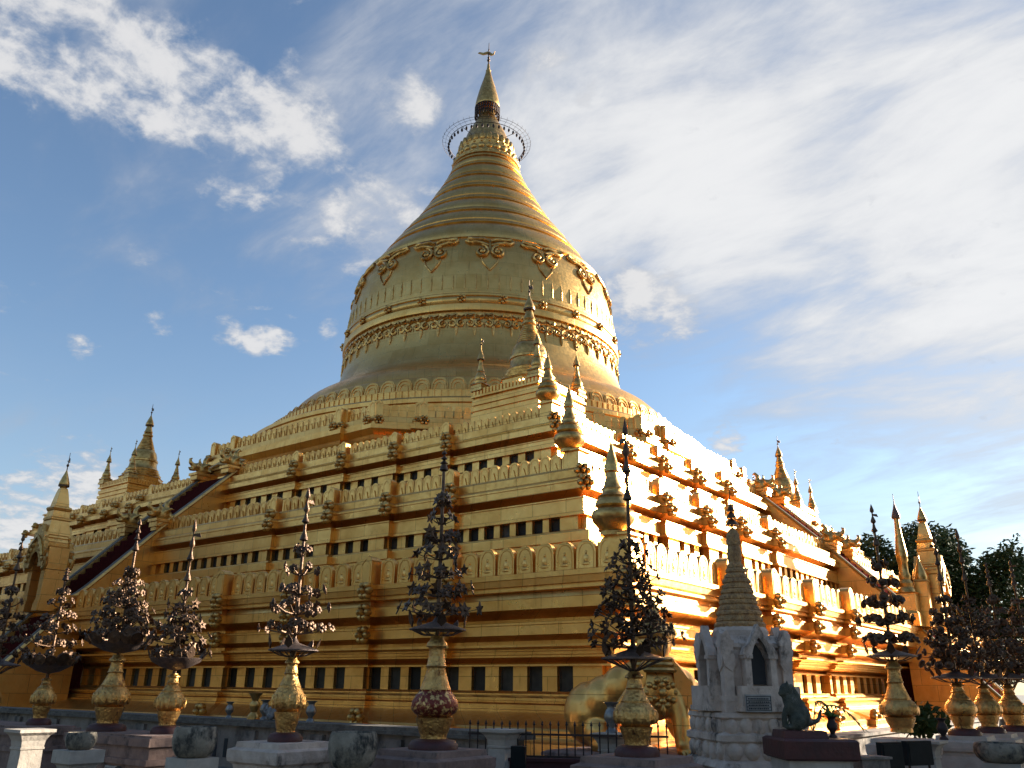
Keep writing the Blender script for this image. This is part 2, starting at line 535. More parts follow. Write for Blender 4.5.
# ------------------------------------------------------------------ ground
g = MB()
g.add([(-900, -900, 0), (900, -900, 0), (900, 900, 0), (-900, 900, 0)], [(0, 1, 2, 3)])
tag(g.build('ground', M['tile']), kind='structure')
pl = MB()
pl.box((0, 0, 0.12), (54.5, 54.5, 0.24))
tag(pl.build('pavement', M['tile']), kind='structure')

# ------------------------------------------------------------------ the golden stupa
ST = empty('golden_stupa', (0, 0, 0), 0, 'huge golden bell-shaped pagoda on stepped square terraces, filling the middle of the view', 'pagoda')


def redent(a, ts, dl):
    """square plan, each side stepping outwards by dl at the distances ts from its middle (CCW)"""
    side = [(-a, -a)]
    o = 0
    for t in ts:
        side.append((-t, -a - o)); o += dl
        side.append((-t, -a - o))
    for x, y in reversed(side[1:]):
        side.append((-x, y))
    pts = []
    for k in range(4):
        c, s_ = [(1, 0), (0, 1), (-1, 0), (0, -1)][k]
        for x, y in side:
            pts.append(Vector((c * x - s_ * y, s_ * x + c * y)))
    return pts


def octagon(ap, t, dl):
    """octagon whose eight sides each carry a slightly raised middle panel"""
    h = ap * math.tan(PI / 8)
    pts = []
    for k in range(8):
        ang = k * PI / 4
        c, s_ = math.cos(ang), math.sin(ang)
        for x, y in ((-h, -ap), (-t, -ap), (-t, -ap - dl), (t, -ap - dl), (t, -ap)):
            pts.append(Vector((c * x - s_ * y, s_ * x + c * y)))
    return pts


def offset(pts, d):
    n = len(pts); out = []
    for i in range(n):
        p0, p1, p2 = pts[i - 1], pts[i], pts[(i + 1) % n]
        e1 = (p1 - p0).normalized(); e2 = (p2 - p1).normalized()
        n1 = Vector((e1.y, -e1.x)); n2 = Vector((e2.y, -e2.x))
        out.append(p1 + (n1 + n2) * (d / (1 + n1.dot(n2))))
    return out


def sweep(mb, pts, prof, cap_top=True):
    n = len(pts); rings = []
    vs = []; fs = []
    for d, z in prof:
        for p in offset(pts, d):
            vs.append((p.x, p.y, z))
    for j in range(len(prof) - 1):
        for i in range(n):
            a = j * n + i; b = j * n + (i + 1) % n
            fs.append((a, b, b + n, a + n))
    mb.add(vs, fs)


def edges(pts, d):
    q = offset(pts, d); n = len(q)
    for i in range(n):
        p0, p1 = q[i], q[(i + 1) % n]
        u = (p1 - p0); L = u.length
        if L < 1e-6: continue
        u.normalize()
        yield p0, p1, u, Vector((u.y, -u.x)), L


def visible(nv, c):
    return nv.dot(Vector((CAM.x, CAM.y)) - c) > 0


PLAQ = []   # (apparent size, mesh key, location, angle, scale)
WIND = []
POST = []
FLOW = []


def ang_of(nv):
    return math.atan2(nv.y, nv.x) - PI / 2


def size_at(p, z, h):
    return h / (Vector((p.x, p.y, z)) - CAM).length


def arch_outline(w, h, point=0.12, n=6):
    sh = h - w * 0.62
    o = [(-w / 2, 0), (w / 2, 0), (w / 2, sh)]
    for i in range(1, n):
        t = i / n
        o.append((w / 2 * math.cos(t * PI / 2) ** 0.8, sh + (h - sh) * (math.sin(t * PI / 2) * (1 - point) + point * t)))
    o.append((0, h))
    for i in range(n - 1, 0, -1):
        t = i / n
        o.append((-w / 2 * math.cos(t * PI / 2) ** 0.8, sh + (h - sh) * (math.sin(t * PI / 2) * (1 - point) + point * t)))
    o.append((-w / 2, sh))
    return o


def plaque_mb(w, h, th, fancy):
    mb = MB()
    mb.prism(arch_outline(w, h), -th / 2, th / 2)
    # raised rim and, on the lowest terrace, a seated figure in relief
    rim = [(x * 0.78, z * 0.86 + h * 0.03) for x, z in arch_outline(w, h)][1:] + [(-w * 0.39, h * 0.03)]
    mb.tube([(x, th / 2, z) for x, z in rim], w * 0.035, 4)
    if fancy:
        q = th / 2 - 0.012
        mb.sphere((0, q, h * 0.17), (w * 0.27, 0.035, h * 0.07), 10, 5)
        mb.sphere((0, q, h * 0.34), (w * 0.15, 0.035, h * 0.17), 10, 6)
        mb.sphere((0, q, h * 0.56), (w * 0.075, 0.035, h * 0.075), 8, 5)
        mb.tube([(-w * 0.13, q, h * 0.45), (-w * 0.21, q, h * 0.3), (-w * 0.08, q, h * 0.2)], w * 0.032, 5)
        mb.tube([(w * 0.13, q, h * 0.45), (w * 0.21, q, h * 0.3), (w * 0.08, q, h * 0.2)], w * 0.032, 5)
    else:
        mb.prism([(-w * 0.26, h * 0.05), (w * 0.26, h * 0.05), (0.0, h * 0.55)], th / 2 - 0.01, th / 2 + 0.035)
    return mb


PM = {1: plaque_mb(0.50, 0.67, 0.13, True).mesh('parapet_plaque', M['gold']),
      2: plaque_mb(0.345, 0.55, 0.12, False).mesh('parapet_plaque', M['gold']),
      3: plaque_mb(0.30, 0.50, 0.11, False).mesh('parapet_plaque', M['gold']),
      4: plaque_mb(0.36, 0.62, 0.11, False).mesh('parapet_plaque', M['gold'])}


def post_mb(w, h):
    mb = MB()
    mb.box((0, 0, h * 0.43), (w, w * 0.8, h * 0.86))
    o = [(-w / 2, h * 0.86), (w / 2, h * 0.86), (w * 0.36, h * 0.96), (0, h * 1.04), (-w * 0.36, h * 0.96)]
    mb.prism(o, -w * 0.4, w * 0.4)
    rim = [(-w * 0.36, h * 0.04), (-w * 0.36, h * 0.7), (0, h * 0.92), (w * 0.36, h * 0.7), (w * 0.36, h * 0.04)]
    mb.tube([(x, w * 0.4, z) for x, z in rim], w * 0.035, 4)
    return mb


QM = {1: post_mb(0.44, 0.74).mesh('parapet_post', M['gold']), 2: post_mb(0.36, 0.62).mesh('parapet_post', M['gold']),
      3: post_mb(0.32, 0.56).mesh('parapet_post', M['gold']), 4: post_mb(0.42, 0.75).mesh('parapet_post', M['gold'])}
FM = blossom_mb(0.54, 6, 0.24).mesh('flower_ornament', M['gold_orn'], 60)


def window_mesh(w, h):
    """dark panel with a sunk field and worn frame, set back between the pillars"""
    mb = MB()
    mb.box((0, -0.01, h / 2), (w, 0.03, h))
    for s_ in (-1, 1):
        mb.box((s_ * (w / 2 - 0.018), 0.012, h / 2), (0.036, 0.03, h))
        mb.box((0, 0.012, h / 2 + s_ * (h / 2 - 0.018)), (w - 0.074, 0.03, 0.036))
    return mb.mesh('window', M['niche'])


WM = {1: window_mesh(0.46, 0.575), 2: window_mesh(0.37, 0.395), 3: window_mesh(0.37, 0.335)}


def terrace(lv, a, ts, dl, prof, wz, wd, ww, wp, pz, pitch, floor_in, flower_z):
    pts = redent(a, ts, dl)
    mb = MB()
    sweep(mb, pts, prof)
    # walkway
    zt = prof[-1][1]
    sweep(mb, pts, [(prof[-1][0], zt), (-floor_in, zt)])
    slat = MB()
    # window band: pillars standing in front of the recessed wall
    wall_d, pil_d = wd
    ts_mid = 1.75
    for p0, p1, u, nv, L in edges(pts, wall_d):
        c = (p0 + p1) / 2
        if L < 0.6 or not visible(nv, c): continue
        tmid = c.dot(u)
        hgt = wz[1] - wz[0]
        n = max(1, round((L - 0.42) / wp))
        wq = (L - 0.42) / n
        used = n * wq
        # pillars and windows laid from the inner end; the broad pillar stands at the corner end
        inner_first = tmid > 0
        if abs(tmid) < 1.0:
            start = (L - used) / 2
        else:
            start = 0.04 if inner_first else L - used - 0.04
        def P(s_, dd): return p0 + u * s_ + nv * dd
        def pillar(s0, s1):
            if s1 - s0 < 0.02: return
            mid = P((s0 + s1) / 2, (pil_d - wall_d) / 2)
            mb.box((mid.x, mid.y, (wz[0] + wz[1]) / 2), (s1 - s0, pil_d - wall_d, hgt), math.atan2(u.y, u.x))
        cur = 0.0
        for i in range(n):
            if inner_first or abs(tmid) < 1.0:
                s0 = start + i * wq; s1 = s0 + ww
            else:
                s1 = start + (i + 1) * wq; s0 = s1 - ww
            pillar(cur, s0); cur = s1
            mid = P((s0 + s1) / 2, 0.03)
            if abs(mid.dot(u)) < ts_mid: continue
            WIND.append((size_at(mid, wz[0], hgt), lv, (mid.x, mid.y, wz[0] + 0.003), ang_of(nv)))
        pillar(cur, L)
    # parapet
    for p0, p1, u, nv, L in edges(pts, -0.10):
        c = (p0 + p1) / 2
        if L < 0.7 or not visible(nv, c): continue
        e = 0.16
        n = max(1, round((L - 2 * e) / pitch))
        pp = (L - 2 * e) / n
        for i in range(n):
            q = p0 + u * (e + pp * (i + 0.5))
            if abs(q.dot(u)) < 1.55: continue
            PLAQ.append((size_at(q, zt, pz), lv, (q.x, q.y, zt), ang_of(nv)))
            s_ = p0 + u * (e + pp * i) - nv * 0.10
            slat.box((s_.x, s_.y, zt + pz * 0.43), (0.10, 0.08, pz * 0.86), math.atan2(u.y, u.x))
        s_ = c - nv * 0.12
        slat.box((s_.x, s_.y, zt + pz * 0.16), (L - 0.3, 0.06, pz * 0.32), math.atan2(u.y, u.x))
    # posts and carved flowers on every corner that juts outwards
    n = len(pts)
    for i in range(n):
        e1 = (pts[i] - pts[i - 1]); e2 = (pts[(i + 1) % n] - pts[i])
        if e1.cross(e2) <= 0: continue
        lng, s1 = (e1, -1) if e1.length > e2.length else (e2, 1)
        corner = abs(e1.length - e2.length) < 1e-3
        uu = lng.normalized(); nv = Vector((uu.y, -uu.x))
        if not visible(nv, pts[i]): continue
        q = pts[i] + uu * (s1 * 0.24) - nv * 0.16
        if not corner:
            POST.append((size_at(q, zt, pz), lv, (q.x, q.y, zt), ang_of(nv)))
        if abs(pts[i].dot(uu)) < 2.0: continue
        for k, (fz, fd) in enumerate(flower_z):
            if corner:
                e = e1.normalized(); n1 = Vector((e.y, -e.x)); e = e2.normalized(); n2 = Vector((e.y, -e.x))
                dn = (n1 + n2).normalized()
                f = offset(pts, fd)[i]
                if k > 1: continue
            else:
                dn = nv
                f = offset(pts, fd)[i] + uu * (s1 * 0.12)
            FLOW.append((size_at(f, fz, 0.44), (f.x, f.y, fz), ang_of(dn)))
    t = mb.build('terrace', M['gold'], ST)
    slat.build('parapet_backing', M['gold'], t)
    # plain gilded end posts at the square corners
    for sx, sy in ((1, -1), (1, 1), (-1, -1)):
        cx, cy = sx * (a - 0.26), sy * (a - 0.26)
        cp = MB()
        cp.box((cx, cy, zt + pz * 0.5), (0.5, 0.5, pz * 1.0))
        cp.lathe([(0.33, zt + pz), (0.33, zt + pz + 0.05), (0.28, zt + pz + 0.09)], square=True, m=Matrix.Translation((cx, cy, 0)))
        cp.build('corner_post', M['gold'], t)
    return t


P1 = [(0.9, 0.2), (0.9, 0.50), (0.82, 0.54), (0.55, 0.56), (0.50, 0.60), (0.50, 0.74), (0.46, 0.78), (-0.60, 1.06), (-0.60, 1.10), (-0.72, 1.12), (-0.72, 1.22), (-0.80, 1.26), (-0.80, 1.30), (-0.72, 1.31), (-0.72, 1.37), (-0.78, 1.39), (-1.12, 1.43), (-1.12, 1.46), (-1.20, 1.52),
      (-1.60, 1.52), (-1.60, 2.10), (-1.26, 2.10), (-1.26, 2.145), (-1.50, 2.15), (-1.48, 2.20), (-1.12, 2.29), (-1.05, 2.30), (-1.05, 2.345), (-1.00, 2.36), (-1.00, 2.43), (-0.90, 2.44), (-0.90, 2.49), (-0.84, 2.50), (-0.60, 2.52), (-0.60, 2.575), (-0.98, 2.59), (-0.98, 2.68), (-0.45, 2.77),
      (-0.40, 2.78), (-0.40, 3.00), (-0.36, 3.01), (-0.36, 3.06), (-0.82, 3.08), (-0.82, 3.18), (-0.20, 3.32), (-0.12, 3.34), (-0.12, 3.58), (-0.10, 3.585), (-0.17, 3.75), (-0.04, 3.76), (-0.04, 3.82), (-0.08, 3.825), (-0.08, 3.86), (0.0, 3.87), (0.02, 4.02), (0.06, 4.03), (0.06, 4.145), (0.03, 4.16)]
terrace(1, 24.45, (19.55, 16.85, 13.9, 10.8), 0.19, P1, (1.52, 2.10), (-1.60, -1.44), 0.46, 0.84, 0.67, 0.585, 3.6, ((3.98, 0.02), (3.44, -0.12), (2.88, -0.40), (0.86, 0.30)))
P2 = [(0.80, 4.0), (0.80, 5.16), (0.76, 5.2), (0.76, 5.28), (0.72, 5.30), (0.76, 5.32), (0.76, 5.57), (0.72, 5.59), (0.52, 5.60), (0.50, 5.66), (0.42, 5.70),
      (0.12, 5.70), (0.12, 6.10), (0.40, 6.10), (0.40, 6.16), (0.36, 6.165), (0.36, 6.19), (0.33, 6.20), (0.33, 6.56), (0.37, 6.565), (0.37, 6.60), (0.00, 6.61), (0.00, 6.69), (0.44, 6.80), (0.49, 6.81), (0.49, 6.99), (0.44, 7.0), (0.44, 7.03), (0.47, 7.04), (0.47, 7.09), (0.42, 7.10), (0.40, 7.14), (0.26, 7.20), (0.24, 7.22), (0.24, 7.45), (0.20, 7.50)]
terrace(2, 21.08, (16.55, 13.95, 11.4, 8.5), 0.19, P2, (5.70, 6.10), (0.12, 0.30), 0.37, 0.63, 0.55, 0.40, 3.4, ((7.34, 0.22), (6.92, 0.49)))
P3 = [(0.80, 7.4), (0.80, 8.40), (0.72, 8.44), (0.72, 8.66), (0.66, 8.68), (0.52, 8.70), (0.42, 8.80),
      (0.14, 8.80), (0.14, 9.14), (0.40, 9.14), (0.40, 9.20), (0.36, 9.205), (0.36, 9.23), (0.33, 9.24), (0.33, 9.43), (0.37, 9.435), (0.37, 9.46), (0.00, 9.47), (0.00, 9.55), (0.46, 9.66), (0.51, 9.67), (0.51, 9.86), (0.44, 9.88), (0.46, 9.98), (0.40, 10.0), (0.22, 10.06), (0.20, 10.10), (0.20, 10.34), (0.16, 10.37)]
terrace(3, 18.18, (13.7, 11.2, 8.5, 5.8), 0.19, P3, (8.80, 9.14), (0.14, 0.30), 0.37, 0.71, 0.50, 0.325, 3.4, ((10.2, 0.18), (9.76, 0.51)))

# octagonal base with its own parapet
OP = octagon(15.05, 4.1, 0.22)
ob = MB()
sweep(ob, OP, [(0.3, 10.3), (0.3, 11.6), (0.25, 11.65), (0.25, 12.1), (0.35, 12.2), (0.30, 12.3), (0.25, 12.42), (0.55, 12.62), (0.58, 12.64), (0.58, 12.84), (0.46, 12.88), (0.46, 12.98), (0.36, 13.0), (0.34, 13.27), (0.3, 13.3), (-2.2, 13.3)])
OB = ob.build('octagon_base', M['gold'], ST)
for p0, p1, u, nv, L in edges(OP, 0.12):
    c = (p0 + p1) / 2
    if L < 0.8 or not visible(nv, c): continue
    n = max(1, round((L - 0.5) / 0.42)); pp = (L - 0.5) / n
    for i in range(n):
        q = p0 + u * (0.25 + pp * (i + 0.5))
        PLAQ.append((size_at(q, 13.3, 0.62), 4, (q.x, q.y, 13.3), ang_of(nv)))
    for s_ in (0.0, L):
        q = p0 + u * min(max(s_, 0.1), L - 0.1)
        POST.append((size_at(q, 13.3, 0.7), 4, (q.x, q.y, 13.3), ang_of(nv)))
        f = p0 + u * min(max(s_, 0.15), L - 0.15) + nv * 0.3
        FLOW.append((size_at(f, 13.0, 0.44), (f.x, f.y, 13.06), ang_of(nv)))


def lay(items, name, parent, meshes, cap=100, smooth=None):
    items.sort(key=lambda t: -t[0])
    rj = random.Random(len(items))
    for it in items[:cap]:
        if len(it) == 4:
            o = put(meshes[it[1]], name, parent, it[2], it[3])
            if name == 'parapet_plaque':
                o.rotation_euler = (R(rj.uniform(-1.5, 1.5)), R(rj.uniform(-1.2, 1.2)), it[3] + R(rj.uniform(-2, 2))); o.scale = (rj.uniform(0.95, 1.03), 1, rj.uniform(0.96, 1.03))
        else:
            put(meshes, name, parent, it[1], it[2])
    rest = items[cap:]
    if not rest: return
    mb = MB()
    cache = {}
    for it in rest:
        me = meshes[it[1]] if len(it) == 4 else meshes
        if me not in cache:
            cache[me] = ([tuple(v.co) for v in me.vertices], [tuple(p.vertices) for p in me.polygons])
        loc, an = (it[2], it[3]) if len(it) == 4 else (it[1], it[2])
        mb.add(*cache[me], Matrix.Translation(loc) @ Matrix.Rotation(an + R(rj.uniform(-2, 2)), 4, 'Z') @ Matrix.Rotation(R(rj.uniform(-1.5, 1.5)), 4, 'X') @ Matrix.Diagonal((rj.uniform(0.95, 1.03), 1, rj.uniform(0.96, 1.03), 1)))
    me0 = meshes if len(rest[0]) == 3 else meshes[rest[0][1]]
    o = mb.build(name, me0.materials[0], parent, smooth)
    tag(o, kind='stuff')


lay(PLAQ, 'parapet_plaque', ST, PM)
lay(WIND, 'window', ST, WM)
lay(POST, 'parapet_post', ST, QM)
lay(FLOW, 'flower_ornament', ST, FM, smooth=60)

# circular lotus base, bell, ringed cone, bud
rb = MB()
rb.lathe([(15.3, 13.2), (15.3, 13.55), (15.1, 13.6), (14.9, 13.95), (14.7, 14.0), (14.7, 14.3), (14.45, 14.35), (14.45, 14.5), (14.55, 14.55), (14.55, 14.75), (14.3, 14.82), (14.2, 14.95), (13.75, 15.0), (13.55, 15.02), (13.55, 15.55), (13.45, 15.6), (13.1, 15.62), (12.65, 15.66), (12.55, 16.3), (12.4, 16.62), (12.3, 16.7), (12.2, 16.72),
          (12.12, 16.9), (11.85, 17.25), (11.5, 17.6), (11.15, 17.83), (10.95, 17.9), (10.8, 17.84), (10.7, 17.72)], 160, cap=False)
RB = rb.build('lotus_base', M['gold'], ST, 40)
pe = MB()
for i in range(84):
    a = 2 * PI * i / 84
    mm = Matrix.Rotation(a, 4, 'Z') @ Matrix.Translation((12.68, 0, 15.68)) @ Matrix.Rotation(R(-8), 4, 'Y') @ Matrix.Rotation(-PI / 2, 4, 'Z')
    # round-topped petals standing on the sloping rim
    pe.prism(arch_outline(0.88, 0.86, 0.0), -0.05, 0.05, mm)
    for kk in (0.84, 0.52):
        o_ = [(x * kk, z * (0.5 + kk * 0.5) * (0.94 if kk > .6 else 0.84)) for x, z in arch_outline(0.88, 0.86, 0.0)][1:] + [(-0.44 * kk, 0.0)]
        pe.tube([(x, 0.06, z) for x, z in o_], 0.035, 5, mm)
    for k in range(3):
        aa = a + 2 * PI * (k + 0.5) / 252
        pe.box((13.56, 0, 15.30), (0.09, 0.24, 0.46), 0, Matrix.Rotation(aa, 4, 'Z'))
pe.build('petal_band', M['gold'], RB, 50)

bell_prof = [(10.85, 17.70), (10.75, 17.84), (10.42, 18.10), (10.0, 18.42), (9.70, 18.80), (9.42, 19.35), (9.24, 19.9), (9.12, 20.45), (9.05, 21.2), (9.02, 21.86), (9.20, 21.92), (9.22, 22.02), (9.22, 22.30), (9.17, 22.34), (9.08, 22.38), (9.16, 22.5), (9.18, 22.62), (9.16, 22.74), (9.08, 22.84), (9.15, 22.87), (9.15, 22.98), (9.10, 23.05), (9.10, 23.14), (9.0, 23.2),
             (8.97, 24.0), (8.93, 24.6), (8.85, 25.2), (8.74, 25.8), (8.58, 26.4), (8.36, 26.9), (8.2, 27.16)]
bl = MB(); bl.lathe(bell_prof, 160, cap=False)
BELL = bl.build('bell', M['gold_dome'], ST, 32)


def r_bell(z):
    for (r0, z0), (r1, z1) in zip(bell_prof, bell_prof[1:]):
        if z0 <= z <= z1:
            return r0 + (r1 - r0) * (z - z0) / max(z1 - z0, 1e-6)
    return bell_prof[-1][0]


def on_bell(a0, u, z, lift=0.04):
    r = r_bell(z) + lift
    a = a0 + u / 8.8
    return (r * math.cos(a), r * math.sin(a), z)


def spiral(cx, cz, r0, r1, t0, turns, n=18):
    return [(cx + (r0 + (r1 - r0) * k / n) * math.cos(t0 + turns * 2 * PI * k / n), cz + (r0 + (r1 - r0) * k / n) * math.sin(t0 + turns * 2 * PI * k / n)) for k in range(n + 1)]


A0 = math.atan2(-0.8, 0.6)
for i in range(16):
    a = A0 + R(5) + 2 * PI * i / 16
    if math.cos(a - A0) < -0.25: continue
    so_ = MB()
    for s_ in (-1, 1):
        so_.tube([on_bell(a, u * s_, z, 0.08) for u, z in spiral(0.50, 25.92, 0.46, 0.06, PI / 2, 1.6)], 0.11, 6)
        so_.sphere(on_bell(a, 0.50 * s_, 25.92, 0.06), 0.14, 6, 4)
        so_.tube([on_bell(a, u * s_, z, 0.08) for u, z in [(0.05, 26.75), (0.40, 26.9), (0.90, 26.85), (1.35, 26.98), (1.46, 26.75), (1.22, 26.58), (0.9, 26.62), (0.45, 26.55), (0.08, 26.4)]], [0.08, 0.13, 0.15, 0.13, 0.11, 0.12, 0.14, 0.12, 0.08], 6)
        so_.tube([on_bell(a, u * s_, z, 0.05) for u, z in [(0.5, 25.45), (0.42, 25.15), (0.2, 24.85), (0.0, 24.6)]], [0.04, 0.06, 0.06, 0.05], 5)
    so_.build('scroll_ornament', M['gold_orn'], BELL, 60)
for i in range(84):
    ds = MB()
    a = A0 + 2 * PI * i / 84
    if math.cos(a - A0) < -0.25: continue
    ds.tube([on_bell(a, 0, 23.35, 0.0), on_bell(a, 0, 23.9, 0.02), on_bell(a, 0, 24.33, 0.0)], [0.045, 0.05, 0.02], 5)
    ds.build('dash', M['gold_orn'], BELL)
bd = blossom_mb(0.62, 5, 0.22).mesh('bead_flower', M['gold_orn'], 60)
for i in range(24):
    a = A0 + R(-5 + 15 * i)
    if math.cos(a - A0) < -0.25: continue
    r = 9.14
    put(bd, 'bead_flower', BELL, (r * math.cos(a), r * math.sin(a), 22.62), a - PI / 2)
fr = MB()
for i in range(54):
    a = A0 + 2 * PI * i / 54
    if math.cos(a - A0) < -0.3: continue
    for s_ in (-1, 1):
        fr.tube([on_bell(a, u * s_, z, 0.05) for u, z in spiral(0.25, 21.12, 0.25, 0.04, PI / 2, 1.4, 10)], 0.075, 4)
        fr.tube([on_bell(a, u * s_, z, 0.05) for u, z in [(0.05, 21.72), (0.28, 21.62), (0.46, 21.7), (0.5, 21.5), (0.25, 21.42), (0.03, 21.5)]], 0.085, 4)
    fr.sphere(on_bell(a, 0, 20.86, 0.05), (0.10, 0.10, 0.14), 6, 4)
    fr.tube([on_bell(a, 0, 20.9, 0.04), on_bell(a, 0, 20.6, 0.04), on_bell(a, 0, 20.32, 0.02)], [0.09, 0.085, 0.015], 5)
    fr.tube([on_bell(a, 0.52, 21.2, 0.04), on_bell(a, 0.52, 20.85, 0.02)], [0.06, 0.02], 4)
fr.build('lace_frieze', M['gold_orn'], BELL, 60)

# ringed cone
cone = [(8.2, 27.14), (8.28, 27.2), (8.28, 27.36), (8.02, 27.46)]
hz = [27.5, 28.9, 29.35, 30.4, 30.85, 32.0, 32.45, 33.5, 33.95, 34.9, 35.3, 36.2, 36.5, 37.1, 37.35]
hull = [(27.5, 7.98), (28.5, 7.42), (29.25, 6.88), (30, 6.38), (30.75, 5.92), (31.5, 5.38), (32.25, 4.86), (33, 4.44), (33.75, 4.04), (34.5, 3.68), (35.25, 3.22), (36, 2.90), (36.75, 2.55), (37.4, 2.36)]


def hr(z):
    for (z0, r0), (z1, r1) in zip(hull, hull[1:]):
        if z <= z1:
            return r0 + (r1 - r0) * (z - z0) / (z1 - z0)
    return hull[-1][1]


for k in range(len(hz) - 1):
    z0, z1 = hz[k], hz[k + 1]
    r0, r1 = hr(z0), hr(z1)
    if k % 2 == 0:   # broad smooth ring
        for t, b in ((0.0, -0.10), (0.1, 0.0), (0.35, 0.07), (0.7, 0.05), (0.92, -0.02), (1.0, -0.14)):
            cone.append((r0 + (r1 - r0) * t + b, z0 + (z1 - z0) * t))
    else:            # two fine beads
        for t, b in ((0.05, -0.08), (0.15, 0.05), (0.38, 0.06), (0.48, -0.07), (0.56, 0.03), (0.8, 0.04), (0.94, -0.09)):
            cone.append((r0 + (r1 - r0) * t + b, z0 + (z1 - z0) * t))
cn = MB(); cn.lathe(cone, 128, cap=False)
cn.build('ringed_cone', M['gold_dome'], ST, 35)
bu = MB()
bu.lathe([(2.3, 37.3), (2.5, 37.4), (2.5, 37.62), (2.3, 37.7), (2.2, 38.0), (2.25, 38.35), (2.12, 38.45), (2.16, 38.7), (1.96, 38.8), (1.98, 39.3), (1.75, 39.6), (1.66, 39.8), (1.5, 40.3), (1.28, 40.85), (1.0, 41.35), (0.78, 41.8), (0.6, 42.3), (0.55, 42.7)], 64)
BU = bu.build('lotus_bud', M['gold_orn'], ST, 40)
pb = MB()
for i in range(24):
    a = 2 * PI * i / 24
    m = Matrix.Rotation(a, 4, 'Z')
    pb.sphere((1.98, 0, 39.1), (0.12, 0.22, 0.36), 8, 5, m)
    pb.sphere((2.22, 0, 38.15), (0.12, 0.25, 0.24), 8, 5, m)
    pb.sphere((2.46, 0, 37.62), (0.10, 0.14, 0.10), 6, 4, m)
    pb.sphere((2.13, 0, 38.6), (0.10, 0.12, 0.10), 6, 4, m)
pb.build('petal', M['gold_orn'], BU, 60)
# hanging ring with little bells round the bud
rg = MB()
for rr, zz, tr in ((3.28, 39.75, 0.013), (3.05, 39.72, 0.010), (2.82, 39.6, 0.024)):
    rg.tube([(rr * math.cos(2 * PI * k / 64), rr * math.sin(2 * PI * k / 64), zz) for k in range(65)], tr, 4)
for k in range(44):
    a = 2 * PI * k / 44
    c, s_ = math.cos(a), math.sin(a)
    rg.tube([(2.82 * c, 2.82 * s_, 39.6), (3.05 * c, 3.05 * s_, 39.72), (3.28 * c, 3.28 * s_, 39.75)], 0.009, 3)
    if k % 11 == 0:
        rg.tube([(1.6 * c, 1.6 * s_, 39.62), (2.82 * c, 2.82 * s_, 39.6)], 0.02, 4)
    rg.lathe([(0.02, 39.5), (0.07, 39.42), (0.09, 39.28), (0.01, 39.15)], 6, Matrix.Translation((2.82 * c, 2.82 * s_, 0)))
    rg.tube([(3.28 * c, 3.28 * s_, 39.75), (3.30 * c, 3.30 * s_, 39.95)], 0.012, 3)
rg.build('bell_ring', M['iron'], ST)
ht = MB()
ht.lathe([(0.90, 42.95), (0.93, 43.0), (0.93, 43.2), (0.90, 43.4), (0.85, 43.7), (0.72, 44.3), (0.56, 44.95), (0.40, 45.5), (0.27, 46.0), (0.19, 46.4), (0.20, 46.5), (0.13, 46.55), (0.09, 47.1)], 40)
HT = ht.build('umbrella', M['gold_orn'], ST, 40)
lt = MB()
for zz in (42.3, 42.6, 42.95):
    lt.tube([(0.92 * math.cos(2 * PI * k / 40), 0.92 * math.sin(2 * PI * k / 40), zz) for k in range(41)], 0.05, 5)
for k in range(30):
    a = 2 * PI * k / 30
    lt.tube([(0.92 * math.cos(a), 0.92 * math.sin(a), 42.25), (0.92 * math.cos(a + .1), 0.92 * math.sin(a + .1), 42.98)], 0.045, 4)
    lt.lathe([(0.01, 42.3), (0.05, 42.2), (0.06, 42.08), (0.01, 42.0)], 5, Matrix.Translation((0.92 * math.cos(a), 0.92 * math.sin(a), 0)))
lt.build('lattice_rim', M['iron'], HT)
fn = MB()
fn.tube([(0, 0, 47), (0, 0, 49.2)], [0.06, 0.02], 6)
for zz, rr in ((47.5, 0.13), (47.75, 0.10), (48.15, 0.11), (48.5, 0.07)):
    fn.sphere((0, 0, zz), rr, 8, 5)
FN = fn.build('finial', M['bronze'], ST, 60)
vn = MB()
vm = Matrix.Rotation(R(37), 4, 'Z')
vn.prism([(-0.05, 48.1), (-0.45, 48.0), (-0.85, 48.18), (-0.72, 48.28), (-0.42, 48.22), (-0.1, 48.35), (0.1, 48.3), (0.3, 48.12), (0.5, 48.4), (0.42, 48.05), (0.2, 47.95)], -0.03, 0.03, vm)
vn.build('vane', M['gold_orn'], FN)


# ------------------------------------------------------------------ corner stupas on the third terrace
def hti(mb_gold, mb_dark, z0, r, h):
    """tiered metal umbrella: gold cone plus dark rim and finial"""
    mb_gold.lathe([(r * 0.98, z0), (r, z0 + 0.04 * h), (r * 0.92, z0 + 0.18 * h), (r * 0.62, z0 + 0.5 * h), (r * 0.30, z0 + 0.8 * h), (r * 0.12, z0 + h)], 16)
    mb_dark.lathe([(r * 1.02, z0 - 0.12 * h), (r * 1.04, z0 - 0.02 * h), (r * 0.9, z0 + 0.02 * h)], 16)


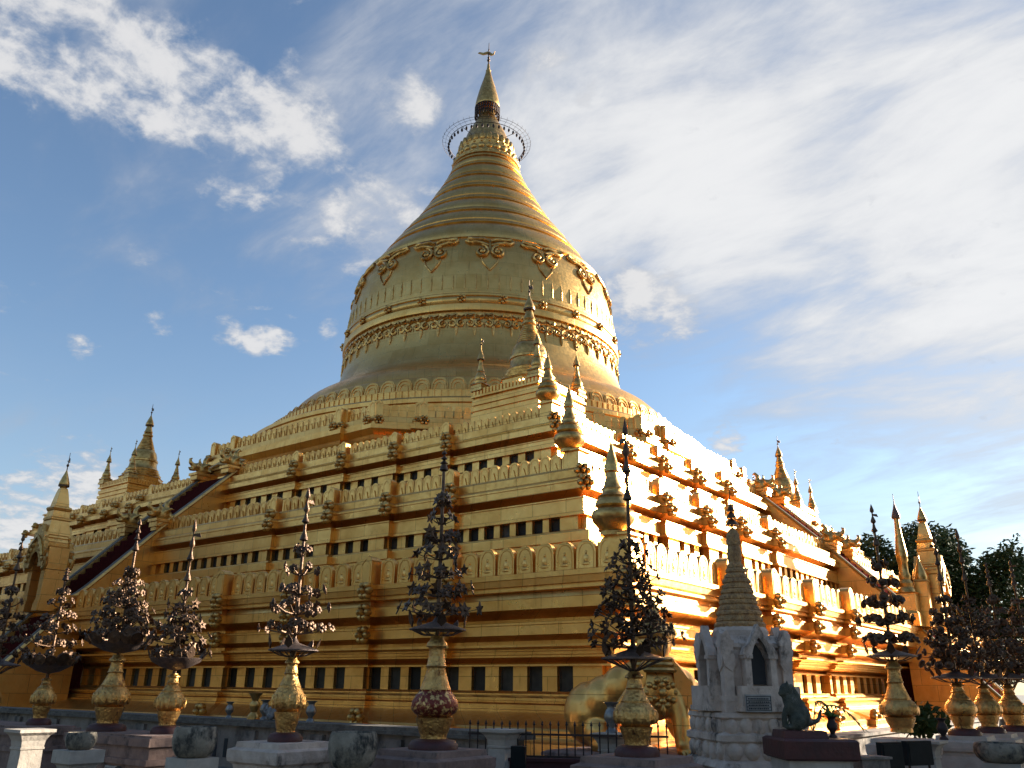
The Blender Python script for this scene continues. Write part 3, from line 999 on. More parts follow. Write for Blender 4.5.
def pinnacle(root, x, y, z, k=1.0):
    mb = MB()
    t = Matrix.Translation((x, y, z)) @ Matrix.Scale(k, 4)
    mb.lathe([(0.34, 0), (0.34, 0.12), (0.30, 0.16), (0.30, 0.3), (0.34, 0.34), (0.30, 0.42)], m=t, square=True)
    mb.lathe([(0.32, 0.40), (0.33, 0.5), (0.26, 0.58), (0.29, 0.66), (0.25, 0.8), (0.17, 0.98), (0.19, 1.02), (0.15, 1.1), (0.16, 1.14), (0.12, 1.24), (0.13, 1.28), (0.09, 1.42), (0.08, 1.6), (0.10, 1.64), (0.17, 1.66), (0.15, 1.8), (0.07, 2.02), (0.025, 2.2), (0.015, 2.75)], 14, t)
    o = mb.build('pinnacle', M['gold_orn'], root, 45)
    v = MB()
    v.lathe([(0.17, 1.62), (0.185, 1.66), (0.15, 1.68)], 14, t)
    v.lathe([(0.02, 1.68), (0.02, 2.4), (0.06, 2.45), (0.02, 2.5), (0.01, 2.75)], 8, t)
    v.box((0.06, 0, 2.6), (0.16, 0.02, 0.09), 0, t)
    v.build('umbrella', M['bronze'], o)


def corner_stupa(label):
    root = empty('corner_stupa', (0, 0, 0), 0, label, 'stupa', 'small stupas on the corners of the third terrace')
    b = MB()
    h = 1.66
    b.lathe([(h, 10.3), (h, 11.9), (h - .06, 11.92), (h - .06, 11.98), (h, 12.0), (h, 12.14), (h - .08, 12.16), (h - .08, 12.24), (h - .02, 12.26), (h - .02, 12.46), (h - .1, 12.48), (h - .1, 12.56), (h + .02, 12.58), (h + .02, 12.66), (h - .06, 12.68), (h - .06, 12.86), (h - .2, 12.9)], square=True)
    for s_ in (-1, 1):
        for t in range(-9, 10):
            b.box((t * 0.17, s_ * (h - 0.06), 12.80), (0.10, 0.10, 0.24))
            b.box((s_ * (h - 0.06), t * 0.17, 12.80), (0.10, 0.10, 0.24))
    b.lathe([(1.36, 12.88), (1.36, 13.08), (1.25, 13.12), (1.25, 13.26), (1.3, 13.3), (1.12, 13.42)], 8, rot=PI / 8)
    b.build('base_block', M['gold'], root)
    d = MB()
    d.lathe([(1.1, 13.4), (1.12, 13.5), (1.0, 13.56), (1.02, 13.66), (0.93, 13.72), (0.95, 13.82), (0.86, 13.9), (0.80, 14.06), (0.78, 14.3), (0.82, 14.34), (0.82, 14.44), (0.76, 14.48), (0.73, 14.7), (0.66, 14.92), (0.56, 15.06), (0.50, 15.1)], 32)
    d.build('bell', M['gold_orn'], root, 40)
    c = MB()
    pr = []
    for k in range(8):
        r = 0.52 - k * 0.036; z = 15.08 + k * 0.105
        pr += [(r - 0.02, z), (r + 0.015, z + 0.03), (r + 0.01, z + 0.075), (r - 0.035, z + 0.1)]
    pr += [(0.25, 15.94), (0.30, 16.0), (0.29, 16.1), (0.22, 16.16), (0.26, 16.24), (0.2, 16.4), (0.15, 16.62), (0.12, 16.75)]
    c.lathe(pr, 24)
    C_ = c.build('spire', M['gold_orn'], root, 40)
    ug, ud = MB(), MB()
    hti(ug, ud, 16.74, 0.24, 0.62)
    ud.tube([(0, 0, 16.6), (0, 0, 17.3), (0, 0, 18.1)], [0.05, 0.03, 0.012], 5)
    ud.sphere((0, 0, 17.55), 0.06, 6, 4); ud.sphere((0, 0, 17.8), 0.05, 6, 4)
    ud.prism([(0, 17.64), (0.2, 17.62), (0.16, 17.8), (0, 17.76)], -0.012, 0.012)
    ug.build('umbrella', M['gold_orn'], root, 40)
    ud.build('finial', M['bronze'], root, 40)
    for sx, sy in ((-1, -1), (1, -1), (1, 1), (-1, 1)):
        pinnacle(root, sx * 1.42, sy * 1.42, 12.86, 0.86)
    return root


cs = corner_stupa('small golden corner stupa with ringed spire standing in front of the great bell')
cs.location = (14.58, -14.58, 0)
c2 = copy_tree(cs); c2.location = (-14.58, -14.58, 0); c2['label'] = 'small golden corner stupa against the sky beyond the left stairway'
c3 = copy_tree(cs); c3.location = (14.58, 14.58, 0); c3['label'] = 'small golden corner stupa against the sky above the right stairway'

# bulbous urn finials on the near corner of every terrace
UR = [(0.34, 0), (0.34, 0.10), (0.30, 0.12), (0.40, 0.22), (0.52, 0.36), (0.56, 0.5), (0.52, 0.62), (0.40, 0.68), (0.38, 0.72), (0.46, 0.76), (0.42, 0.9), (0.36, 0.95), (0.38, 1.0), (0.30, 1.06), (0.26, 1.12), (0.28, 1.2), (0.22, 1.28), (0.165, 1.5), (0.15, 1.62), (0.20, 1.66), (0.20, 1.72), (0.18, 1.76), (0.195, 1.8), (0.17, 1.86), (0.12, 2.05), (0.06, 2.28), (0.015, 2.5)]
for (x, y, z, k, lab) in ((24.02, -24.30, 4.84, 0.90, 'lowest and largest urn finial, on the near corner of the bottom terrace'),
                          (20.66, -20.92, 8.06, 0.84, 'middle urn finial, on the near corner of the second terrace'),
                          (17.86, -17.97, 10.90, 0.78, 'topmost urn finial, on the near corner of the third terrace just below the corner stupa')):
    r_ = empty('urn_finial', (x, y, z), 0, lab, 'finial', 'urn finials up the near corner')
    u = MB(); u.lathe([(r * k, zz * k) for r, zz in UR[:16]], 28); u.build('bowl', M['gold_orn'], r_, 50)
    u = MB(); u.lathe([(r * k, zz * k) for r, zz in UR[15:]], 20); u.build('spike', M['gold_orn'], r_, 50)


# ------------------------------------------------------------------ stairways
def makara(root, x, y, z, s_, k=1.0):
    """curled dragon head closing a balustrade, looking outwards (-y)"""
    mb = MB()
    t = Matrix.Translation((x, y, z)) @ Matrix.Scale(k, 4)
    mb.sphere((0, 0, 0.30), (0.26, 0.42, 0.34), 12, 8, t)
    mb.sphere((0, -0.42, 0.42), (0.20, 0.34, 0.20), 12, 8, t)
    mb.tube([(0, -0.6, 0.45), (0, -0.82, 0.58), (0, -0.86, 0.78), (0, -0.72, 0.84)], [0.14, 0.11, 0.08, 0.04], 8, t)
    mb.tube([(0, -0.5, 0.28), (0, -0.78, 0.22), (0, -0.92, 0.32)], [0.13, 0.10, 0.04], 8, t)
    mb.tube([(0, 0.1, 0.55), (0, 0.05, 0.86), (0, 0.22, 1.08), (0, 0.38, 1.0)], [0.16, 0.13, 0.09, 0.04], 8, t)
    mb.tube([(0, -0.2, 0.6), (0, -0.3, 0.8), (0, -0.2, 0.95)], [0.10, 0.07, 0.03], 8, t)
    for q in (-1, 1):
        mb.tube([(0.2 * q, -0.1, 0.45), (0.34 * q, 0.1, 0.6), (0.36 * q, 0.3, 0.55)], [0.1, 0.08, 0.03], 6, t)
        mb.sphere((0.14 * q, -0.42, 0.58), 0.07, 6, 4, t)
        mb.tube([(0.12 * q, 0.25, 0.3), (0.3 * q, 0.3, 0.28), (0.34 * q, 0.22, 0.12)], [0.1, 0.08, 0.04], 6, t)
    o = remeshed(mb, 'dragon_head', M['gold_orn'], 0.045, 3, root)
    return o


def stairway(label):
    root = empty('stairway', (0, 0, 0), 0, label, 'stairs', 'stairways up the sides of the pagoda')
    for (y0, z0, y1, z1) in ((-28.6, 0.3, -25.0, 4.16), (-25.2, 4.16, -21.9, 7.5), (-21.95, 7.5, -18.9, 10.37)):
        n = max(8, int((z1 - z0) / 0.24))
        fl = MB()
        out = [(y0 - 0.05, z0)]
        for i in range(n):
            yy = y0 + (y1 - y0) * i / n; zz = z0 + (z1 - z0) * (i + 1) / n
            out += [(yy, zz), (y0 + (y1 - y0) * (i + 1) / n, zz)]
        out += [(y1 + 0.9, z1), (y1 + 0.9, z0)]
        m = Matrix(((0, 1, 0, 0), (1, 0, 0, 0), (0, 0, 1, 0), (0, 0, 0, 1)))
        fl.prism(out[::-1], -0.98, 0.98, m)
        F = fl.build('flight', M['carpet'], root)
        for s_ in (-1, 1):
            ra = MB()
            sl_ = (z1 - z0) / (y1 - y0)
            # sloping balustrade with a gentle upward curl at the foot
            top = []
            for i in range(13):
                t = i / 12
                yy = y0 - 0.35 + (y1 - y0 + 0.35) * t
                base = z0 + sl_ * (yy - y0)
                lift = 0.30 + 0.25 * math.exp(-((t) / 0.12) ** 2)
                top.append((yy, base + lift))
            poly = top + [(y1 + 0.35, z1 + 0.30), (y1 + 0.35, z1 - 0.4), (y1 + 0.3, z0 - 0.0), (y0 - 0.35, z0)]
            ra.prism(poly, s_ * 1.2 - 0.20, s_ * 1.2 + 0.20, m)
            RA = ra.build('balustrade', M['gold'], F)
            cp = MB()
            c = [(y, z) for y, z in top] + [(y1 + 0.35, z1 + 0.30)]
            cp.prism(c + [(y, z + 0.05) for y, z in reversed(c)], s_ * 1.2 - 0.12, s_ * 1.2 + 0.20 - 0.05 if s_ > 0 else s_ * 1.2 + 0.12, m)
            cp.build('rail_top', M['greystrip'], RA)
            ed = MB()
            ed.tube([(s_ * 1.42, y, z - 0.02) for y, z in c], 0.07, 6)
            ed.build('rail_moulding', M['gold'], RA, 50)
            # top block and dragon head
            tb = MB()
            tb.box((s_ * 1.2, y1 + 0.05, z1 + 0.26), (0.55, 1.0, 0.22)); tb.box((s_ * 1.2, y1 + 0.05, z1 + 0.42), (0.66, 1.12, 0.12))
            tb.build('cap_block', M['gold'], RA)
            if z1 > 5:
                makara(RA, s_ * 1.2, y1 + 0.0, z1 + 0.42, s_, 0.86)
        if z1 > 8:
            a = MB()
            a.box((0, y1 + 0.6, z1 + 0.60), (2.6, 0.5, 0.14)); a.box((0, y1 + 0.6, z1 + 0.71), (2.9, 0.7, 0.10))
            a.tube([(-1.4, y1 + 0.45, z1 + 0.84), (-0.6, y1 + 0.45, z1 + 0.96), (0, y1 + 0.45, z1 + 0.86), (0.6, y1 + 0.45, z1 + 0.96), (1.4, y1 + 0.45, z1 + 0.84)], [0.08, 0.14, 0.1, 0.14, 0.08], 8)
            a.build('lintel', M['gold_orn'], F)
    return root


st1 = stairway('dark red carpeted stairway with golden balustrades climbing the shaded left side')
st2 = copy_tree(st1); st2.rotation_euler = (0, 0, PI / 2); st2['label'] = 'golden stairway seen from the side on the sunlit right face'


def flame(mb, w, h, t, m, hole=None):
    """flame-edged pediment in the xz plane"""
    o = []
    n = 9
    for i in range(n + 1):
        k = i / n
        x = w / 2 * (1 - k) ** 0.8; z = h * k
        o.append((x, z))
        if i < n:
            o.append((x + 0.10 * (1 - k * 0.6), z + h / n * 0.75))
    full = o + [(-x, z) for x, z in reversed(o[:-1])]
    mb.prism(full, -t / 2, t / 2, m)


def gateway(label):
    root = empty('gateway', (0.3, -25.75, 4.05), 0, label, 'gateway', 'spired gateways at the head of the lowest stairs')
    b = MB()
    for s_ in (-1, 1):
        b.box((s_ * 0.78, 0, 0.15), (0.62, 1.15, 0.30)); b.box((s_ * 0.78, 0, 0.95), (0.48, 1.0, 1.3))
        b.box((s_ * 0.78, 0, 1.68), (0.58, 1.1, 0.12)); b.box((s_ * 0.78, 0, 0.36), (0.55, 1.08, 0.10))
    # arch block above the passage
    arch = [(-1.05, 1.74), (-0.52, 1.74)] + [(-0.52 * math.cos(PI * k / 10), 1.74 + 0.55 * math.sin(PI * k / 10)) for k in range(1, 10)] + [(0.52, 1.74), (1.05, 1.74), (1.05, 2.5), (-1.05, 2.5)]
    b.prism(arch, -0.5, 0.5)
    b.lathe([(0.62, 2.48), (0.74, 2.56), (0.74, 2.7), (0.64, 2.74), (0.6, 2.86), (0.66, 2.9)], square=True)
    b.build('arch', M['gold'], root)
    c = MB()
    # crown of leaf points round the foot of the spire
    for k in range(4):
        m = Matrix.Rotation(k * PI / 2, 4, 'Z') @ Matrix.Translation((0, -0.62, 2.44))
        c.prism([(-0.62, 0), (0.62, 0), (0.66, 0.52), (0.36, 0.26), (0.0, 0.56), (-0.36, 0.26), (-0.66, 0.52)], -0.05, 0.05, m @ Matrix.Rotation(R(-8), 4, 'X'))
    c.build('leaf_crown', M['gold_orn'], root)
    s = MB()
    s.lathe([(0.60, 2.86), (0.56, 2.98), (0.58, 3.02), (0.50, 3.36), (0.44, 3.62), (0.50, 3.66), (0.50, 3.74), (0.42, 3.78), (0.40, 4.02), (0.44, 4.06), (0.47, 4.14), (0.44, 4.2), (0.34, 4.24), (0.31, 4.42), (0.23, 4.8), (0.17, 5.0)], square=True)
    s.build('spire', M['gold'], root)
    ug, ud = MB(), MB()
    ug.lathe([(0.15, 4.98), (0.20, 5.08), (0.14, 5.14)], 12)
    hti(ug, ud, 5.16, 0.26, 0.62)
    ud.tube([(0, 0, 5.05), (0, 0, 5.7), (0.02, 0, 6.55)], [0.05, 0.03, 0.012], 5); ud.sphere((0, 0, 6.0), 0.07, 6, 4)
    ud.prism([(0, 6.12), (0.20, 6.10), (0.15, 6.3), (0, 6.26)], -0.012, 0.012); ud.box((0, 0, 6.2), (0.3, 0.02, 0.03))
    ug.build('umbrella', M['gold_orn'], root, 40); ud.build('finial', M['bronze'], root)
    for q, yy in ((1, -0.62), (-1, 0.62)):
        f = MB()
        m = Matrix.Translation((0, yy, 1.7))
        hw = [(0.55 * math.cos(PI * k / 10), 0.62 * math.sin(PI * k / 10)) for k in range(11)]
        outer = []
        for k in range(21):
            t = PI * k / 20
            rr = 1.12 + (0.13 if k % 2 else 0.0)
            outer.append((rr * math.cos(t) * 0.98, (1.0 if k % 2 == 0 else 1.12) * (1.25 * math.sin(t) + 0.35 * max(0, math.sin(t)) ** 8)))
        f.prism(outer[:] + [(x, z) for x, z in reversed(hw)], -0.11, 0.11, m)
        for s_ in (-1, 1):
            f.tube([(s_ * 1.0, yy, 1.62), (s_ * 1.25, yy, 1.75), (s_ * 1.38, yy - 0.05 * q, 2.05), (s_ * 1.22, yy, 2.2)], [0.12, 0.10, 0.07, 0.03], 7)
            f.tube([(s_ * 0.9, yy - .12 * q, 2.1), (s_ * 0.72, yy - .14 * q, 2.45), (s_ * 0.4, yy - .14 * q, 2.72), (0, yy - .14 * q, 2.95)], [0.09, 0.1, 0.09, 0.06], 6)
            for k in range(4):
                f.sphere((s_ * (0.95 - 0.2 * k), yy - 0.13 * q, 2.0 + 0.2 * k), (0.10, 0.08, 0.10), 6, 4)
        f.build('flame_pediment', M['gold_orn'], root, 30)
    return root


gw = gateway('tall square-spired golden gateway over the left stairway, left edge of view')
gw.scale = (0.64, 0.76, 0.93)
gw2 = copy_tree(gw); gw2.location = (25.75, 0.0, 4.05); gw2.rotation_euler = (0, 0, PI / 2); gw2['label'] = 'square-spired golden gateway on the right face, in front of the dark tree'

# thin gilded spire and a stubby one near the right gateway
t_ = empty('thin_spire', (25.1, -1.9, 4.16), 0, 'thin gilded spire with dark tip just left of the right gateway', 'spire')
m_ = MB()
m_.lathe([(0.42, 0), (0.42, 0.5), (0.36, 0.6), (0.36, 1.3), (0.42, 1.36)], square=True)
m_.build('base', M['gold'], t_)
m_ = MB()
m_.lathe([(0.36, 1.34), (0.34, 1.5), (0.26, 1.6), (0.30, 1.75), (0.22, 1.9), (0.26, 2.05), (0.20, 2.2), (0.19, 2.6), (0.23, 2.7), (0.24, 2.95), (0.21, 3.25), (0.14, 3.8), (0.10, 4.4), (0.11, 4.5)], 16)
m_.build('shaft', M['gold_orn'], t_, 40)
m_ = MB()
m_.lathe([(0.16, 4.5), (0.19, 4.56), (0.16, 4.7), (0.08, 4.95), (0.02, 5.2), (0.012, 5.6)], 12)
m_.build('umbrella', M['umbrella'], t_, 40)
s_r = empty('stub_spire', (25.6, -1.25, 6.0), 0, 'stubby golden spirelet tucked beside the right gateway', 'spire')
m_ = MB(); m_.lathe([(0.24, -1.84), (0.24, 0.0), (0.28, 0.02), (0.24, 0.1)], square=True); m_.build('base', M['gold'], s_r)
m_ = MB(); m_.lathe([(0.24, 0.06), (0.26, 0.2), (0.2, 0.45), (0.12, 0.7), (0.05, 0.95), (0.01, 1.25)], 14); m_.build('cone', M['gold_orn'], s_r, 40)

# ------------------------------------------------------------------ two-bodied guardian at the near corner
li = empty('guardian_lion', (25.83, -26.13, 0.22), R(-45) + PI / 2, 'big golden two-bodied lion guardian squatting at the near corner, half hidden by a flower tree', 'statue')
lb = MB()
# local axes: -y looks outwards along the diagonal
for s_ in (-1, 1):
    hx, hy = s_ * 1.12, 0.95
    lb.sphere((hx, hy, 0.82), (0.62, 0.62, 0.74), 14, 8)            # haunch
    lb.sphere((hx * 1.05 - 0.1 * s_, hy - 0.38, 0.42), (0.34, 0.46, 0.36), 12, 7)
    lb.tube([(hx, hy - 0.5, 0.18), (hx - .15 * s_, hy - 1.0, 0.14)], [0.22, 0.16], 8)
    lb.sphere((s_ * 0.85, 0.62, 1.12), (0.55, 0.55, 0.58), 14, 8); lb.sphere((s_ * 0.55, 0.32, 1.38), (0.50, 0.50, 0.55), 14, 8); lb.sphere((s_ * 0.28, 0.05, 1.55), (0.46, 0.46, 0.5), 14, 8)   # back
    lb.tube([(s_ * 0.34, -0.25, 1.35), (s_ * 0.42, -0.42, 0.75), (s_ * 0.42, -0.48, 0.16)], [0.26, 0.2, 0.17], 10)   # fore leg
    lb.sphere((s_ * 0.42, -0.62, 0.10), (0.2, 0.28, 0.12), 10, 6)
lb.sphere((0, -0.12, 1.35), (0.56, 0.46, 0.66), 16, 10)
lb.tube([(0, -0.1, 1.7), (0, -0.14, 2.15)], [0.40, 0.30], 12)
lb.sphere((0, -0.22, 2.34), (0.33, 0.34, 0.37), 16, 10)
lb.sphere((0, -0.54, 2.28), (0.07, 0.09, 0.10), 8, 6)
lb.sphere((0, -0.50, 2.14), (0.12, 0.07, 0.05), 8, 5)
for s_ in (-1, 1):
    lb.sphere((s_ * 0.34, -0.16, 2.34), (0.06, 0.10, 0.17), 8, 6)
remeshed(lb, 'body', M['gold'], 0.05, 5, li)
mn = MB()
for s_ in (-1, 1):   # flared shoulder mantle with scalloped edge
    pts = [(0.30, 2.05), (0.52, 1.75), (0.74, 1.42), (0.98, 1.10), (1.02, 0.92), (0.86, 0.96), (0.72, 0.86), (0.62, 0.98), (0.46, 1.1), (0.34, 1.5)]
    mn.prism([(s_ * x, z) for x, z in pts][::s_], -0.10, -0.02, Matrix.Translation((0, -0.30, 0)) @ Matrix.Rotation(R(-14) * s_, 4, 'Z'))
mn.build('mantle', M['gold'], li, 30)
co = MB()
for k, (rr, zz) in enumerate(((0.47, 1.78), (0.43, 1.9), (0.38, 2.02))):
    co.tube([(rr * math.cos(2 * PI * q / 24), -0.13 + rr * 0.95 * math.sin(2 * PI * q / 24), zz) for q in range(25)], 0.06, 6)
co.build('collar', M['gold_orn'], li, 50)
cu = MB()
for s_ in (-1, 1):
    for (cx_, cz_, r_) in ((0.95, 1.05, 0.16), (0.72, 1.36, 0.14), (0.50, 1.66, 0.12), (1.12, 0.72, 0.15)):
        cu.tube([(s_ * x, -0.02 + 0.55 * (x - 0.4) , z) for x, z in spiral(cx_, cz_, r_, 0.03, 0.3, 1.5, 16)], 0.035, 5)
    for k in range(4):
        cu.tube([(s_ * (0.30 + 0.08 * k), -0.82, 0.10), (s_ * (0.30 + 0.08 * k), -0.90, 0.03)], [0.045, 0.02], 5)
cu.build('mane_curl', M['gold_orn'], li, 60)
pd = MB()
for rr, n in ((0.30, 10), (0.19, 8)):
    for q in range(n):
        a = 2 * PI * q / n
        pd.sphere((rr * math.cos(a), -0.60 + 0.12 * math.cos(a) ** 2, 1.30 + rr * math.sin(a) * 0.9), (0.075, 0.06, 0.075), 6, 4)
pd.sphere((0, -0.62, 1.30), (0.10, 0.07, 0.10), 8, 5)
pd.sphere((0, -0.60, 0.95), (0.06, 0.05, 0.14), 6, 4)
for s_ in (-1, 1):
    pd.tube([(s_ * 0.33, -0.45, 1.32), (s_ * 0.45, -0.38, 1.40), (s_ * 0.5, -0.3, 1.3)], [0.06, 0.06, 0.03], 5)
pd.build('pendant', M['gold_orn'], li, 60)
cr = MB()
cr.lathe([(0.36, 2.50), (0.38, 2.58), (0.32, 2.64), (0.28, 2.76), (0.20, 2.86), (0.22, 2.9), (0.13, 3.02), (0.10, 3.16), (0.03, 3.35)], 16, Matrix.Translation((0, -0.2, 0)))
for s_ in (-1, 1):
    cr.tube([(s_ * 0.3, -0.1, 2.45), (s_ * 0.46, -0.08, 2.62), (s_ * 0.42, -0.06, 2.86)], [0.1, 0.09, 0.03], 6)
cr.build('crown', M['gold_orn'], li, 50)
ey = MB()
for s_ in (-1, 1):
    ey.sphere((s_ * 0.13, -0.525, 2.37), (0.055, 0.03, 0.03), 8, 5)
ey.build('eye', M['black'], li)
tag(MB().box((0, 0, 0), (2.7, 2.7, 0.42)).lathe([(1.40, .21), (1.40, .26), (1.3, .3)], square=True).build('statue_plinth', M['pink'], None, None, (25.3, -25.6, 0.225)), 'low plaster plinth under the golden lion guardian', 'plinth')
li.location.z = 0.50
li.scale = (0.88, 0.88, 0.80)


# ------------------------------------------------------------------ flower trees on pedestals
def flower_mb(style, d, rng):
    """one metal blossom facing +Y"""
    mb = MB()
    r = d / 2
    if style == 'rosette':
        for i in range(6):
            a = 2 * PI * i / 6 + rng.random()
            mb.sphere((r * 0.6 * math.cos(a), 0.01, r * 0.6 * math.sin(a)), (r * 0.42, r * 0.16, r * 0.42), 6, 4)
        mb.sphere((0, 0.02, 0), (r * 0.3, r * 0.3, r * 0.3), 6, 4)
    elif style == 'maple':
        o = []
        for i in range(10):
            a = 2 * PI * i / 10 + PI / 2
            q = r * (1.15 if i % 2 == 0 else 0.55)
            o.append((q * math.cos(a), q * math.sin(a)))
        mb.prism(o, -0.006, 0.010)
        mb.sphere((0, 0.015, 0), (r * 0.3, r * 0.2, r * 0.3), 6, 4)
    elif style == 'disc':
        mb.lathe([(r * 0.5, -0.02), (r, 0.0), (r * 0.95, 0.03), (r * 0.5, 0.02), (r * 0.3, 0.06), (0.01, 0.07)], 10, Matrix.Rotation(-PI / 2, 4, 'X'))
    else:   # sprig of pointed leaves
        for i in range(5):
            a = 2 * PI * i / 5 + rng.random()
            m = Matrix.Rotation(a, 4, 'Y')
            mb.add([(0, 0, 0), (r * 0.35, 0.02, r * 0.55), (0, 0.03, r * 1.25), (-r * 0.35, 0.02, r * 0.55), (0, 0.045, r * 0.5)], [(0, 1, 4), (1, 2, 4), (2, 3, 4), (3, 0, 4)], m)
    return mb


def flower_tree(base, marks, umb_r, style, label, seed, crown_r=0.46, nfl=8, fd=0.13, vase_k=1.0, vase_mat='gold_vase', tiers=None, bowl=False, red=True, bulb=0.30):
    rng = random.Random(seed)
    zb, zbulb, zneck, zumb, zt0, zt1, zf, ztip = marks
    root = empty('flower_tree', (base[0], base[1], zb), rng.random() * 6, label, 'metal tree', 'metal flower trees in vases around the pagoda')
    H = zneck - zb
    hb = zbulb - zb
    v = MB()
    w = bulb / 0.33
    k = vase_k
    v.lathe([(0.19 * w, 0.10), (0.18 * w, 0.16), (0.20 * w, 0.19), (0.26 * w, hb * 0.72 + 0.02), (0.25 * w, hb * 0.76), (0.22 * w, hb * 0.8)], 28)
    v.build('foot', M['gold_vase'], root, 50)
    v = MB()
    v.lathe([(0.22 * w, hb * 0.8), (0.29 * w, hb * 0.88), (0.33 * w, hb), (0.32 * w, hb * 1.15), (0.27 * w, hb * 1.32), (0.22 * w, hb * 1.42), (0.225 * w, hb * 1.46)], 28)
    if rng.random() < 0.75 and vase_mat == 'gold_vase':
        for q in range(14):
            m = Matrix.Rotation(2 * PI * q / 14, 4, 'Z')
            v.sphere((0.302 * w, 0, hb * 1.04), (0.036, 0.055 * w, hb * 0.20), 6, 6, m)
    v.build('bulb', M[vase_mat], root, 50)
    v = MB()
    n0 = hb * 1.46
    v.lathe([(0.215 * w, n0), (0.17 * w, n0 + (H - n0) * 0.18), (0.125 * w, n0 + (H - n0) * 0.38), (0.13 * w, n0 + (H - n0) * 0.40), (0.145 * w, n0 + (H - n0) * 0.43), (0.13 * w, n0 + (H - n0) * 0.46), (0.105 * w, n0 + (H - n0) * 0.72), (0.11 * w, n0 + (H - n0) * 0.76), (0.15 * w, n0 + (H - n0) * 0.80), (0.14 * w, n0 + (H - n0) * 0.86), (0.10 * w, n0 + (H - n0) * 0.92), (0.085 * w, H)], 24)
    v.build('neck', M['gold_vase'], root, 50)
    if red:
        v = MB(); v.lathe([(0.34 * w, 0), (0.34 * w, 0.05), (0.30 * w, 0.10), (0.20 * w, 0.125)], 28); v.build('base_disc', M['red'], root, 50)
    zu = zumb - zb
    v = MB()
    if bowl:
        v.lathe([(0.04, zu - 0.16), (umb_r * 0.5, zu - 0.12), (umb_r * 0.9, zu - 0.03), (umb_r, zu + 0.03), (umb_r * 0.96, zu + 0.035), (umb_r * 0.5, zu - 0.06)], 24)
    else:
        v.lathe([(umb_r, zu - 0.03), (umb_r * 1.0, zu - 0.012), (umb_r * 0.55, zu + 0.04), (umb_r * 0.2, zu + 0.085), (0.03, zu + 0.15)], 24)
        for q in range(12):
            a = 2 * PI * q / 12
            v.tube([(0.03 * math.cos(a), 0.03 * math.sin(a), H), (umb_r * 0.55 * math.cos(a), umb_r * 0.55 * math.sin(a), zu - 0.09), (umb_r * 0.97 * math.cos(a), umb_r * 0.97 * math.sin(a), zu - 0.02)], 0.010, 4)
    v.build('umbrella', M['umbrella'], root, 50)
    v = MB()
    v.tube([(0, 0, H - 0.02), (0, 0, zf - zb), (0, 0, ztip - zb - 0.1)], [0.032, 0.022, 0.010], 8)
    v.build('trunk', M['bronze'], root, 60)
    # leaves or medallions standing on the umbrella rim
    nl = 14 if bowl and style == 'rosette' else (9 if bowl else 5)
    up = MB()
    if bowl and style == 'rosette':
        up.lathe([(0.05, -0.02), (0.105, 0), (0.10, 0.03), (0.06, 0.03), (0.01, 0.06)], 12, Matrix.Translation((0, 0, 0.09)) @ Matrix.Rotation(PI / 2, 4, 'Y'))
        upm = up.mesh('medallion', M['bronze'], 50)
    else:
        up.prism([(0, 0), (0.06, 0.06), (0.045, 0.12), (0, 0.19), (-0.045, 0.12), (-0.06, 0.06)], -0.008, 0.008, Matrix.Rotation(PI / 2, 4, 'Z'))
        upm = up.mesh('rim_leaf', M['bronze'], 50)
    for q in range(nl):
        a = 2 * PI * q / nl + rng.random() * 0.3
        o = bpy.data.objects.new(upm.name.split('.')[0], upm)
        COL.objects.link(o); o.parent = root
        o.location = (umb_r * 0.94 * math.cos(a), umb_r * 0.94 * math.sin(a), zu)
        o.rotation_euler = (0, R(rng.uniform(5, 35)), a)
        sc = rng.uniform(0.8, 1.3)
        o.scale = (sc, sc, sc)
    nt_ = tiers or max(4, int((zt1 - zt0) / 0.23))
    protos = [flower_mb(style, fd * 0.88 * rng.uniform(0.85, 1.15), rng) for _ in range(4)]
    for j in range(nt_ + 1):
        t = j / nt_
        z = zt0 - zb + (zt1 - zt0) * t
        rad = crown_r * (1 - t) ** 0.75 + 0.10
        mb = MB()
        n = max(5, int(nfl * 1.3 * (1 - t * 0.5)))
        for q in range(n):
            a = 2 * PI * (q + 0.5 * (j % 2)) / n + rng.uniform(-0.22, 0.22)
            rr = rad * rng.uniform(0.75, 1.12)
            zz = z + rng.uniform(-0.05, 0.05)
            c, s_ = math.cos(a), math.sin(a)
            mb.tube([(0.02 * c, 0.02 * s_, z - 0.10), (rr * 0.5 * c, rr * 0.5 * s_, z - 0.07), (rr * c, rr * s_, zz)], [0.012, 0.009, 0.006], 4)
            for w_ in range(2 if rad > 0.27 else 1):
                fr_ = rr * (1.0 if w_ == 0 else 0.62)
                m = Matrix.Translation((fr_ * c, fr_ * s_, zz + (0 if w_ == 0 else rng.uniform(-0.06, 0.07)))) @ Matrix.Rotation(a - PI / 2 + rng.uniform(-0.5, 0.5), 4, 'Z') @ Matrix.Rotation(R(rng.uniform(-10, 45)), 4, 'X')
                mb.merge(protos[rng.randrange(4)], m)
        mb.build('blossom_tier', M['bronze'], root, 50)
    # tiered finial
    f = MB()
    z0 = zf - zb; L = ztip - zf
    f.lathe([(0.03, z0 - 0.02), (0.065, z0), (0.05, z0 + 0.05), (0.02, z0 + 0.14), (0.018, z0 + L * 0.3), (0.06, z0 + L * 0.34), (0.03, z0 + L * 0.42), (0.018, z0 + L * 0.52), (0.048, z0 + L * 0.56), (0.044, z0 + L * 0.6), (0.014, z0 + L * 0.7), (0.012, z0 + L * 0.78), (0.038, z0 + L * 0.82), (0.035, z0 + L * 0.87), (0.005, z0 + L)], 10)
